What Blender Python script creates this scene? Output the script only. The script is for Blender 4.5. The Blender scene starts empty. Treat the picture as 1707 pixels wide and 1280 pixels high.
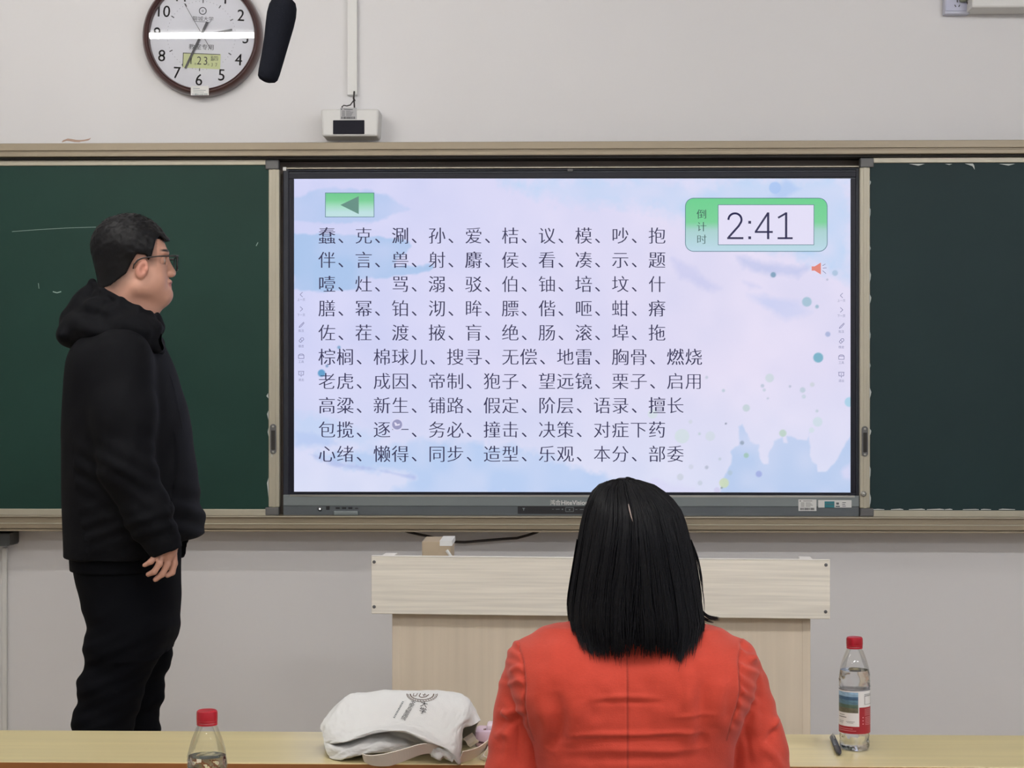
import bpy, math, random
import numpy as np
from mathutils import Vector

random.seed(7)
rng = np.random.default_rng(7)
SC = bpy.context.scene
COL = SC.collection

# ---------------------------------------------------------------- camera, world, light, exposure
FPX, CX, CY = 2934.0, 853.5, 640.0
YAW = math.radians(1.5)
EYE = np.array((0.0, 0.0, 1.5))
RIGHT = np.array((math.cos(YAW), math.sin(YAW), 0.0))
FWD = np.array((-math.sin(YAW), math.cos(YAW), 0.0))

cam_data = bpy.data.cameras.new('camera')
cam_data.sensor_fit = 'HORIZONTAL'
cam_data.sensor_width = 36.0
cam_data.lens = FPX / 1707.0 * 36.0
cam_data.clip_start = 0.05
cam = bpy.data.objects.new('camera', cam_data)
cam.location = EYE
cam.rotation_euler = (math.pi / 2, 0, YAW)
COL.objects.link(cam)
SC.camera = cam

SC.view_settings.view_transform = 'Standard'
SC.view_settings.look = 'None'
SC.view_settings.gamma = 1.0
SC.view_settings.use_curve_mapping = False
SC.view_settings.exposure = 0.0

world = bpy.data.worlds.new('world')
SC.world = world
world.use_nodes = True
world.node_tree.nodes['Background'].inputs[0].default_value = (0.75, 0.83, 1.0, 1)
world.node_tree.nodes['Background'].inputs[1].default_value = 0.6

CEIL = 3.4
# tube lamps: the light of this room (their glowing tubes are built with the lamps below)
TUBE_W = (1.0, 0.975, 0.945)
TUBE_C = (0.98, 0.98, 1.0)
# x, y, z, radiance, colour
TUBES = [
    (-1.55, 4.0, 3.075, 118.0, TUBE_W),
    (-3.1, 2.1, 3.2, 88.0, TUBE_W), (-0.2, 2.1, 3.2, 160.0, TUBE_W), (2.3, 2.1, 3.2, 235.0, TUBE_C),
    (-2.7, -0.6, 3.2, 65.0, TUBE_W), (-0.2, -0.6, 3.2, 135.0, TUBE_W), (2.3, -0.6, 3.2, 220.0, TUBE_C),
]

# ---------------------------------------------------------------- helpers
def P(px, py, Y):
    d = FWD + RIGHT * ((px - CX) / FPX) + np.array((0, 0, 1.0)) * ((CY - py) / FPX)
    return EYE + d * (Y / d[1])


def PX(px, py, Y):
    """vectorised P"""
    px = np.asarray(px, float); py = np.asarray(py, float); Y = np.asarray(Y, float)
    d = FWD[None, :] + RIGHT[None, :] * ((px - CX) / FPX)[:, None] + np.array((0, 0, 1.0))[None, :] * ((CY - py) / FPX)[:, None]
    return EYE + d * (Y / d[:, 1])[:, None]


def lin(c):
    c = c / 255.0
    return c / 12.92 if c <= 0.04045 else ((c + 0.055) / 1.055) ** 2.4


def C(r, g, b):
    return (lin(r), lin(g), lin(b))


def CN(a):
    a = np.asarray(a, float) / 255.0
    return np.where(a <= 0.04045, a / 12.92, ((a + 0.055) / 1.055) ** 2.4)


WL = {}
for _o in (cam,):
    WL[_o.name] = np.array(_o.location)


def props(o, label=None, cat=None, group=None, kind=None):
    if label: o['label'] = label
    if cat: o['category'] = cat
    if group: o['group'] = group
    if kind: o['kind'] = kind
    return o


def empty(name, loc, label, cat, group=None):
    o = bpy.data.objects.new(name, None)
    o.empty_display_size = 0.1
    o.location = loc
    COL.objects.link(o)
    WL[o.name] = np.array(loc, float)
    return props(o, label, cat, group)


def mesh(name, V, F, mat, parent=None, smooth=False, col=None, label=None, origin=None, auto=None):
    V = np.asarray(V, float)
    lo, hi = V.min(0), V.max(0)
    org = np.array(((lo[0] + hi[0]) / 2, (lo[1] + hi[1]) / 2, lo[2] if parent is None else (lo[2] + hi[2]) / 2)) if origin is None else np.array(origin, float)
    me = bpy.data.meshes.new(name)
    if isinstance(F, np.ndarray):
        n = F.shape[1]
        me.vertices.add(len(V)); me.vertices.foreach_set('co', (V - org).astype(np.float32).ravel())
        me.loops.add(F.size); me.loops.foreach_set('vertex_index', F.astype(np.int32).ravel())
        me.polygons.add(len(F))
        me.polygons.foreach_set('loop_start', np.arange(0, F.size, n, dtype=np.int32))
        me.update(calc_edges=True)
        me.validate()
    else:
        me.from_pydata((V - org).tolist(), [], F)
        me.update()
    if smooth:
        me.polygons.foreach_set('use_smooth', [True] * len(me.polygons))
    if col is not None:
        at = me.color_attributes.new('Col', 'FLOAT_COLOR', 'POINT')
        cc = np.ones((len(V), 4), np.float32); cc[:, :3] = col
        at.data.foreach_set('color', cc.ravel())
    if mat is not None:
        me.materials.append(mat)
    o = bpy.data.objects.new(name, me)
    COL.objects.link(o)
    WL[o.name] = org
    if parent is not None:
        o.parent = parent
        o.location = org - WL[parent.name]
    else:
        o.location = org
    if auto is not None:
        try:
            me.set_sharp_from_angle(angle=math.radians(auto))
        except Exception:
            pass
    if label: o['label'] = label
    return o


class MB:
    def __init__(s):
        s.V = []; s.F = []

    def add(s, V, F):
        b = len(s.V)
        s.V += [tuple(v) for v in V]
        s.F += [tuple(i + b for i in f) for f in F]
        return s

    def box(s, lo, hi, bevel=0.0):
        x0, y0, z0 = lo; x1, y1, z1 = hi
        if bevel <= 0:
            V = [(x0, y0, z0), (x1, y0, z0), (x1, y1, z0), (x0, y1, z0), (x0, y0, z1), (x1, y0, z1), (x1, y1, z1), (x0, y1, z1)]
            F = [(3, 2, 1, 0), (4, 5, 6, 7), (0, 1, 5, 4), (1, 2, 6, 5), (2, 3, 7, 6), (3, 0, 4, 7)]
            return s.add(V, F)
        b = min(bevel, (x1 - x0) / 2.01, (y1 - y0) / 2.01, (z1 - z0) / 2.01)
        import bmesh
        bm = bmesh.new()
        bmesh.ops.create_cube(bm, size=1.0)
        for v in bm.verts:
            v.co = Vector(((x0 + x1) / 2 + v.co.x * (x1 - x0), (y0 + y1) / 2 + v.co.y * (y1 - y0), (z0 + z1) / 2 + v.co.z * (z1 - z0)))
        bmesh.ops.bevel(bm, geom=list(bm.edges), offset=b, segments=2, profile=0.5, affect='EDGES')
        bm.verts.index_update()
        s.add([tuple(v.co) for v in bm.verts], [tuple(v.index for v in f.verts) for f in bm.faces])
        bm.free()
        return s

    def prism(s, poly, y0, y1):
        """polygon of (x, z) points extruded from y0 (front) to y1 (back)"""
        n = len(poly)
        a = sum(poly[i][0] * poly[(i + 1) % n][1] - poly[(i + 1) % n][0] * poly[i][1] for i in range(n))
        if a < 0: poly = poly[::-1]
        V = [(x, y0, z) for x, z in poly] + [(x, y1, z) for x, z in poly]
        F = [tuple(range(n)), tuple(range(2 * n - 1, n - 1, -1))]
        F += [(i, i + n, (i + 1) % n + n, (i + 1) % n) for i in range(n)]
        return s.add(V, F)

    def lathe(s, prof, c, n=32, axis='z', cap0=True, cap1=True):
        """prof: (r, t) pairs along the axis"""
        V = []; F = []
        for r, t in prof:
            for k in range(n):
                a = 2 * math.pi * k / n
                if axis == 'z': V.append((c[0] + r * math.cos(a), c[1] + r * math.sin(a), c[2] + t))
                else: V.append((c[0] + r * math.cos(a), c[1] - t, c[2] + r * math.sin(a)))
        m = len(prof)
        for i in range(m - 1):
            for k in range(n):
                k2 = (k + 1) % n
                F.append((i * n + k, i * n + k2, (i + 1) * n + k2, (i + 1) * n + k))
        if cap0: F.append(tuple(range(n - 1, -1, -1)))
        if cap1: F.append(tuple(range((m - 1) * n, m * n)))
        return s.add(V, F)

    def tube(s, pts, r, n=8, caps=True):
        pts = np.asarray(pts, float)
        K = len(pts)
        rr = np.full(K, r) if np.isscalar(r) else np.asarray(r, float)
        V, F = tubes(pts[None], rr[None], n)
        F = [tuple(f) for f in F]
        if caps:
            F.append(tuple(range(n - 1, -1, -1))); F.append(tuple(range((K - 1) * n, K * n)))
        return s.add(V, F)

    def sweep_ribbon(s, pts, width_dirs, thick=0.002):
        """flat strap: centre points and half-width vectors"""
        pts = np.asarray(pts, float); w = np.asarray(width_dirs, float)
        t = np.gradient(pts, axis=0)
        nrm = np.cross(t, w); nrm /= np.linalg.norm(nrm, axis=1)[:, None] + 1e-9
        K = len(pts); V = []
        for i in range(K):
            for a, b in ((-1, -1), (1, -1), (1, 1), (-1, 1)):
                V.append(pts[i] + w[i] * a + nrm[i] * b * thick / 2)
        F = []
        for i in range(K - 1):
            for k in range(4):
                k2 = (k + 1) % 4
                F.append((i * 4 + k, i * 4 + k2, i * 4 + 4 + k2, i * 4 + 4 + k))
        F += [(3, 2, 1, 0), tuple(range(4 * K - 4, 4 * K))]
        return s.add(V, F)

    def rot(s, c, ang):
        ca, sa = math.cos(ang), math.sin(ang)
        s.V = [(c[0] + (x - c[0]) * ca - (y - c[1]) * sa, c[1] + (x - c[0]) * sa + (y - c[1]) * ca, z) for x, y, z in s.V]
        return s

    def build(s, name, mat, parent=None, smooth=False, label=None, auto=None, col=None):
        return mesh(name, s.V, s.F, mat, parent, smooth, col, label, auto=auto)


def tubes(pts, rad, n=4):
    """pts (N,K,3), rad (N,K) -> verts, quad faces"""
    N, K, _ = pts.shape
    t = np.gradient(pts, axis=1)
    t /= np.linalg.norm(t, axis=2)[..., None] + 1e-9
    ref = np.zeros_like(t); ref[..., 1] = 1.0
    flat = np.abs(t[..., 1]).mean(1) > 0.8
    ref[flat] = np.array((1.0, 0, 0))
    a = np.cross(t, ref); a /= np.linalg.norm(a, axis=2)[..., None] + 1e-9
    b = np.cross(t, a)
    ang = np.arange(n) * 2 * np.pi / n
    V = pts[:, :, None, :] + rad[:, :, None, None] * (a[:, :, None, :] * np.cos(ang)[None, None, :, None] + b[:, :, None, :] * np.sin(ang)[None, None, :, None])
    idx = np.arange(N * K * n).reshape(N, K, n)
    i0 = idx[:, :-1, :]; i1 = np.roll(idx, -1, 2)[:, :-1, :]; i2 = np.roll(idx, -1, 2)[:, 1:, :]; i3 = idx[:, 1:, :]
    F = np.stack([i0, i1, i2, i3], -1).reshape(-1, 4)
    return V.reshape(-1, 3), F


# ---------------------------------------------------------------- materials
MATS = {}


def mat(name, color, rough=0.6, metal=0.0, spec=0.5, noise=None, bump=None, attr=False, emit=None, coat=0.0, sheen=0.0):
    """noise: (scale xyz, amount, detail); bump: (scale, strength)"""
    m = bpy.data.materials.new(name)
    m.use_nodes = True
    nt = m.node_tree; N = nt.nodes; L = nt.links
    b = N['Principled BSDF']
    b.inputs['Base Color'].default_value = (*color, 1)
    b.inputs['Roughness'].default_value = rough
    b.inputs['Metallic'].default_value = metal
    b.inputs['Specular IOR Level'].default_value = spec
    if coat: b.inputs['Coat Weight'].default_value = coat
    if sheen: b.inputs['Sheen Weight'].default_value = sheen
    src = None
    if attr:
        a = N.new('ShaderNodeVertexColor'); a.layer_name = 'Col'
        src = a.outputs['Color']
        L.new(src, b.inputs['Base Color'])
    if noise:
        tc = N.new('ShaderNodeTexCoord'); mp = N.new('ShaderNodeMapping')
        mp.inputs['Scale'].default_value = noise[0]
        L.new(tc.outputs['Object'], mp.inputs['Vector'])
        nz = N.new('ShaderNodeTexNoise'); nz.inputs['Scale'].default_value = 1.0; nz.inputs['Detail'].default_value = noise[2]
        L.new(mp.outputs['Vector'], nz.inputs['Vector'])
        mr = N.new('ShaderNodeMapRange')
        mr.inputs['From Min'].default_value = 0.3; mr.inputs['From Max'].default_value = 0.7
        mr.inputs['To Min'].default_value = 1 - noise[1]; mr.inputs['To Max'].default_value = 1 + noise[1]
        L.new(nz.outputs['Fac'], mr.inputs['Value'])
        mx = N.new('ShaderNodeVectorMath'); mx.operation = 'SCALE'
        if src is not None: L.new(src, mx.inputs[0])
        else: mx.inputs[0].default_value = color
        L.new(mr.outputs['Result'], mx.inputs['Scale'])
        L.new(mx.outputs['Vector'], b.inputs['Base Color'])
    if bump:
        tc = N.new('ShaderNodeTexCoord')
        nz = N.new('ShaderNodeTexNoise'); nz.inputs['Scale'].default_value = bump[0]; nz.inputs['Detail'].default_value = 3
        L.new(tc.outputs['Object'], nz.inputs['Vector'])
        bp = N.new('ShaderNodeBump'); bp.inputs['Strength'].default_value = bump[1]; bp.inputs['Distance'].default_value = 0.002
        L.new(nz.outputs['Fac'], bp.inputs['Height'])
        L.new(bp.outputs['Normal'], b.inputs['Normal'])
    if emit is not None:
        b.inputs['Emission Color'].default_value = (*emit[0], 1)
        b.inputs['Emission Strength'].default_value = emit[1]
    MATS[name] = m
    return m


def emit_mat(name, color=None, strength=1.0):
    """a lit display: light from the colour attribute, or one colour"""
    m = bpy.data.materials.new(name)
    m.use_nodes = True
    N = m.node_tree.nodes; L = m.node_tree.links
    b = N['Principled BSDF']
    b.inputs['Base Color'].default_value = (0.01, 0.01, 0.012, 1)
    b.inputs['Roughness'].default_value = 0.45
    b.inputs['Specular IOR Level'].default_value = 0.2
    if color is None:
        a = N.new('ShaderNodeVertexColor'); a.layer_name = 'Col'
        L.new(a.outputs['Color'], b.inputs['Emission Color'])
    else:
        b.inputs['Emission Color'].default_value = (*color, 1)
    b.inputs['Emission Strength'].default_value = strength
    return m


def clear_mat(name, tint=(1, 1, 1), gloss=0.12, rough=0.03, most=1.0):
    """thin clear sheet: see-through with a Fresnel reflection"""
    m = bpy.data.materials.new(name)
    m.use_nodes = True
    N = m.node_tree.nodes; L = m.node_tree.links
    N.remove(N['Principled BSDF'])
    out = N['Material Output']
    tr = N.new('ShaderNodeBsdfTransparent'); tr.inputs[0].default_value = (*tint, 1)
    gl = N.new('ShaderNodeBsdfGlossy'); gl.inputs['Roughness'].default_value = rough
    fr = N.new('ShaderNodeLayerWeight'); fr.inputs['Blend'].default_value = gloss
    mx = N.new('ShaderNodeMixShader')
    mn = N.new('ShaderNodeMath'); mn.operation = 'MINIMUM'; mn.inputs[1].default_value = most
    L.new(fr.outputs['Fresnel'], mn.inputs[0]); L.new(mn.outputs[0], mx.inputs[0]); L.new(tr.outputs[0], mx.inputs[1]); L.new(gl.outputs[0], mx.inputs[2])
    L.new(mx.outputs[0], out.inputs[0])
    return m


def water_mat():
    m = bpy.data.materials.new('water')
    m.use_nodes = True
    b = m.node_tree.nodes['Principled BSDF']
    b.inputs['Transmission Weight'].default_value = 1.0
    b.inputs['Roughness'].default_value = 0.0
    b.inputs['IOR'].default_value = 1.33
    b.inputs['Base Color'].default_value = (0.97, 0.98, 0.99, 1)
    return m


M_wall = mat('wall_paint', C(218, 217, 218), 0.85, spec=0.2, noise=((1.3, 1.3, 1.3), 0.015, 3), bump=(60, 0.05))
M_ceil = mat('ceiling_paint', C(232, 231, 228), 0.9, spec=0.2)
M_floor = mat('floor_tile', C(176, 164, 146), 0.4, noise=((3, 3, 3), 0.08, 4))
M_plat = mat('platform_wood', C(184, 166, 140), 0.5, noise=((2, 30, 30), 0.15, 4))
M_alu = mat('champagne_aluminium', C(146, 134, 114), 0.45, metal=0.25, noise=((3, 20, 20), 0.015, 2))
M_alu_lt = mat('pale_aluminium', C(176, 170, 152), 0.45, metal=0.25, noise=((20, 20, 3), 0.04, 3))
M_gap = mat('dark_gap', C(38, 35, 32), 0.7)
M_back = mat('brown_backing', C(126, 114, 104), 0.6)
M_corner = mat('grey_plastic', C(92, 92, 92), 0.5)
M_green = mat('green_chalkboard', C(24, 56, 48), 0.55, spec=0.22, noise=((2.5, 2.5, 2.5), 0.10, 5))
M_green_d = mat('dark_green_chalkboard', C(25, 46, 48), 0.55, spec=0.22, noise=((2.5, 2.5, 2.5), 0.08, 5))
M_bezel = mat('black_bezel', C(20, 21, 34), 0.45, spec=0.25)
M_bezel_o = mat('slate_bezel', C(40, 43, 52), 0.45, spec=0.3)
M_chin = mat('slate_chin', C(122, 130, 132), 0.42, metal=0.2)
M_chin_d = mat('dark_slate_chin', C(92, 98, 102), 0.42, metal=0.3)
M_black = mat('black_plastic', C(24, 24, 30), 0.4)
M_foam = mat('black_foam', C(24, 26, 33), 0.95, spec=0.1, bump=(400, 0.5))
M_white_pl = mat('white_plastic', C(212, 212, 210), 0.45)
M_offwhite = mat('sticker_paper', C(214, 214, 212), 0.7)
M_ink = mat('printed_ink', C(62, 62, 66), 0.8)
M_rim = mat('brown_clock_rim', C(70, 44, 42), 0.28, coat=0.3)
M_dial = mat('white_dial', C(218, 219, 226), 0.7)
M_num = mat('grey_numerals', C(72, 74, 80), 0.7)
M_hand = mat('dark_hands', C(58, 58, 64), 0.5)
M_lcd = mat('green_lcd', C(196, 204, 150), 0.5)
M_film = mat('white_film', C(190, 196, 192), 0.6)
M_chalk = mat('chalk', C(150, 172, 164), 0.9)
M_steel = mat('steel', C(185, 185, 180), 0.3, metal=0.9)
M_cable = mat('black_cable', C(34, 26, 26), 0.55)
M_pod_h = mat('pale_ash_laminate', C(222, 217, 206), 0.5, noise=((1.6, 60, 150), 0.11, 5))
M_pod_v = mat('ash_panel', C(212, 199, 180), 0.55, noise=((36, 36, 1.5), 0.06, 5))
M_pod_e = mat('pale_edge_band', C(224, 220, 212), 0.5)
M_card = mat('cardboard', C(168, 152, 130), 0.8, noise=((20, 20, 20), 0.05, 3))
M_desk = mat('desk_laminate', C(216, 202, 156), 0.28, noise=((1.6, 34, 34), 0.085, 6))
M_edge = mat('brown_desk_edge', C(140, 88, 44), 0.45, noise=((3, 40, 40), 0.12, 4))
M_leg = mat('grey_metal_leg', C(110, 112, 116), 0.4, metal=0.6)
M_chair = mat('blue_seat', C(60, 78, 110), 0.5)
M_red_cap = mat('red_cap', C(160, 12, 34), 0.35)
M_lab_w = mat('white_label', C(222, 220, 220), 0.45)
M_lab_r = mat('crimson_label', C(150, 24, 38), 0.45)
M_lab_n = mat('navy_line', C(40, 44, 60), 0.5)
M_lab_t = mat('pale_print', C(214, 150, 156), 0.6)
M_pet = clear_mat('clear_bottle_plastic', (0.985, 0.99, 0.99), 0.3, 0.025, 0.4)
M_glass = clear_mat('clear_glass', (0.98, 0.98, 0.98), 0.34, 0.005)
M_lens = clear_mat('spectacle_lens', (0.86, 0.88, 0.9), 0.2, 0.02)
M_water = water_mat()
M_canvas = mat('white_canvas', C(220, 221, 221), 0.85, spec=0.2, bump=(500, 0.25), sheen=0.1)
M_strap = mat('beige_strap', C(234, 226, 216), 0.85, spec=0.2)
M_print = mat('brown_print', C(92, 76, 66), 0.85)
M_pink = mat('pink_plastic', C(226, 200, 220), 0.4)
M_pink_l = mat('pale_pink_plastic', C(232, 216, 230), 0.35)
M_pink_d = mat('dark_slot', C(96, 70, 84), 0.5)
M_pen = mat('grey_pen', C(96, 100, 108), 0.3, metal=0.3)
M_skin = mat('skin', C(200, 150, 128), 0.5, spec=0.35, attr=True)
M_hair = mat('black_hair', (0.0035, 0.0034, 0.0045), 0.5, spec=0.2)
M_hair_w = mat('glossy_black_hair', (0.0030, 0.0031, 0.0048), 0.45, spec=0.16)
M_jacket = mat('black_jacket', C(8, 9, 14), 0.8, spec=0.14, bump=(250, 0.15))
M_zip = mat('black_zip', C(5, 5, 7), 0.7, spec=0.1)
M_trouser = mat('black_trousers', C(6, 7, 12), 0.85, spec=0.1)
M_shoe = mat('black_shoe', C(30, 30, 32), 0.5)
M_blazer = mat('coral_red_linen', C(192, 68, 52), 0.8, spec=0.2, attr=True, noise=((160, 160, 500), 0.035, 2), bump=(420, 0.2), sheen=0.15)
M_navy = mat('navy_trousers', C(40, 42, 56), 0.8)
M_frame_sp = mat('spectacle_frame', C(34, 26, 28), 0.35)
M_part = mat('pale_scalp', C(170, 152, 146), 0.6)
M_white_metal = mat('white_lamp_housing', C(228, 228, 226), 0.5)
M_cool_pane = emit_mat('cool_glow_pane', (0.6, 0.72, 1.0), 1.2)  # cool glow for the added window, out of view

# ---------------------------------------------------------------- text
_gc = {}


_sg = {}


def song(ch):
    """a character re-cut in a light Song style: every stroke thinned, upright strokes kept heavier; (points in em, faces)"""
    if ch in _sg: return _sg[ch]
    V, F = glyphs(ch, 0.0)
    cnt = {}
    area = 0.0
    for f in F:
        for i in range(len(f)):
            p, q = V[f[i]], V[f[(i + 1) % len(f)]]
            area += 0.5 * (p[0] * q[1] - q[0] * p[1])
            k = tuple(sorted((f[i], f[(i + 1) % len(f)]))); cnt[k] = cnt.get(k, 0) + 1
    E_ = np.array([(*V[a], *V[b]) for (a, b), n in cnt.items() if n == 1])
    per = np.hypot(E_[:, 0] - E_[:, 2], E_[:, 1] - E_[:, 3]).sum()
    stroke = 2 * abs(area) / per
    n = 104
    h = 1.04 / n
    x = np.arange(n + 1) * h - 0.02; y = np.arange(n + 1) * h - 0.12
    X, Y = np.meshgrid(x, y, indexing='ij')
    d = np.full(X.shape, 9.0); ins = np.zeros(X.shape, bool)
    for x0, y0, x1, y1 in E_:
        ex, ey = x1 - x0, y1 - y0
        t = np.clip(((X - x0) * ex + (Y - y0) * ey) / (ex * ex + ey * ey + 1e-12), 0, 1)
        d = np.minimum(d, (X - x0 - ex * t) ** 2 + (Y - y0 - ey * t) ** 2)
        if y0 != y1:
            ins ^= ((y0 > Y) != (y1 > Y)) & (X < (x1 - x0) * (Y - y0) / (y1 - y0) + x0)
    d = np.where(ins, -1, 1) * np.sqrt(d)
    d = d + max(0.0, 0.5 * stroke - 0.0200)
    k = 0.0145 / h
    k0 = int(k); fr = k - k0
    m = d.copy()
    for sg in (-1, 1):
        for j in range(1, k0 + 2):
            sh = np.roll(d, sg * j, 0)
            if j == k0 + 1: sh = np.roll(d, sg * k0, 0) * (1 - fr) + sh * fr
            m = np.minimum(m, sh)
    # filled contour, whole cells merged into runs
    outV = []; outF = []; idx = {}

    def vert(px_, py_):
        key = (round(px_, 5), round(py_, 5))
        if key not in idx:
            idx[key] = len(outV); outV.append(key)
        return idx[key]
    S = m < 0
    full = S[:-1, :-1] & S[1:, :-1] & S[1:, 1:] & S[:-1, 1:]
    anyc = S[:-1, :-1] | S[1:, :-1] | S[1:, 1:] | S[:-1, 1:]
    for j in range(n):
        row = full[:, j]; i = 0
        while i < n:
            if row[i]:
                i0 = i
                while i < n and row[i]: i += 1
                outF.append((vert(x[i0], y[j]), vert(x[i], y[j]), vert(x[i], y[j + 1]), vert(x[i0], y[j + 1])))
            else: i += 1
    for i, j in np.argwhere(anyc & ~full):
        c = [(i, j), (i + 1, j), (i + 1, j + 1), (i, j + 1)]
        poly = []
        for q in range(4):
            (a0, b0), (a1, b1) = c[q], c[(q + 1) % 4]
            v0, v1 = m[a0, b0], m[a1, b1]
            if v0 < 0: poly.append(vert(x[a0], y[b0]))
            if (v0 < 0) != (v1 < 0):
                t = v0 / (v0 - v1)
                poly.append(vert(x[a0] + (x[a1] - x[a0]) * t, y[b0] + (y[b1] - y[b0]) * t))
        poly = [p for q, p in enumerate(poly) if p != poly[q - 1]]
        if len(poly) >= 3: outF.append(tuple(poly))
    _sg[ch] = (np.array(outV), outF)
    return _sg[ch]


def glyphs(s, off=0.0):
    """flat text as 2-D points (em units) and faces"""
    k = (s, off)
    if k not in _gc:
        c = bpy.data.curves.new('t', 'FONT'); c.body = s; c.size = 1.0; c.offset = off; c.resolution_u = 3
        o = bpy.data.objects.new('t', c)
        me = bpy.data.meshes.new_from_object(o)
        V = np.array([tuple(v.co)[:2] for v in me.vertices]).reshape(-1, 2)
        F = [tuple(p.vertices) for p in me.polygons]
        bpy.data.objects.remove(o); bpy.data.curves.remove(c); bpy.data.meshes.remove(me)
        _gc[k] = (V, F)
    return _gc[k]


def tidy(ch, px, py, em):
    V, F = song(ch)
    return np.stack([px + V[:, 0] * em, py - V[:, 1] * em], 1), F


def text2d(s, px, py, em, off=0.0, sx=1.0, bold=(0.0,), center=False, rot=0.0):
    """text with its left baseline at photograph point (px, py), em in photograph pixels -> (points in px, faces)"""
    V, F = glyphs(s, off)
    outV = []; outF = []
    for d in bold:
        W = V.copy(); W[:, 0] += d
        if center: W = W - (V.max(0) + V.min(0)) / 2
        x = W[:, 0] * em * sx; y = -W[:, 1] * em
        if rot:
            cr, sr = math.cos(rot), math.sin(rot)
            x, y = x * cr - y * sr, x * sr + y * cr
        b = sum(len(v) for v in outV)
        outV.append(np.stack([px + x, py + y], 1))
        outF += [tuple(i + b for i in f) for f in F]
    return np.concatenate(outV), outF


def flat(items, Y):
    """list of (pts2d px, faces) -> MB at plane y = Y"""
    m = MB()
    for V, F in items:
        m.add(PX(V[:, 0], V[:, 1], np.full(len(V), Y)), F)
    return m


def rect2(x0, y0, x1, y1):
    return np.array([(x0, y1), (x1, y1), (x1, y0), (x0, y0)], float), [(0, 1, 2, 3)]


def poly2(p):
    p = np.array(p, float)
    a = np.sum(p[:, 0] * np.roll(p[:, 1], -1) - np.roll(p[:, 0], -1) * p[:, 1])
    if a > 0: p = p[::-1]
    return p, [tuple(range(len(p)))]


def ring2(cx, cy, r0, r1, n=32):
    a = np.arange(n) * 2 * np.pi / n
    o = np.stack([cx + r1 * np.cos(a), cy - r1 * np.sin(a)], 1); i = np.stack([cx + r0 * np.cos(a), cy - r0 * np.sin(a)], 1)
    return np.concatenate([o, i]), [(k, (k + 1) % n, (k + 1) % n + n, k + n) for k in range(n)]


def disc2(cx, cy, r, n=24):
    a = np.arange(n) * 2 * np.pi / n
    return np.stack([cx + r * np.cos(a), cy - r * np.sin(a)], 1), [tuple(range(n))]


def line2(pts, w):
    out = MB()
    Vs = []; Fs = []
    for (x0, y0), (x1, y1) in zip(pts[:-1], pts[1:]):
        d = np.array((x1 - x0, y1 - y0), float); d /= np.linalg.norm(d) + 1e-9
        n = np.array((-d[1], d[0])) * w / 2
        b = len(Vs)
        Vs += [np.array((x0, y0)) - n, np.array((x1, y1)) - n, np.array((x1, y1)) + n, np.array((x0, y0)) + n]
        Fs.append((b + 3, b + 2, b + 1, b))
    return np.array(Vs), Fs


def wbox(px0, py0, px1, py1, y0, y1, bevel=0.0, mb=None):
    """box whose front face (y = y0) covers the photograph rectangle"""
    a = P(px0, py1, y0); b = P(px1, py0, y0)
    return (mb or MB()).box((a[0], y0, a[2]), (b[0], y1, b[2]), bevel)


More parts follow.
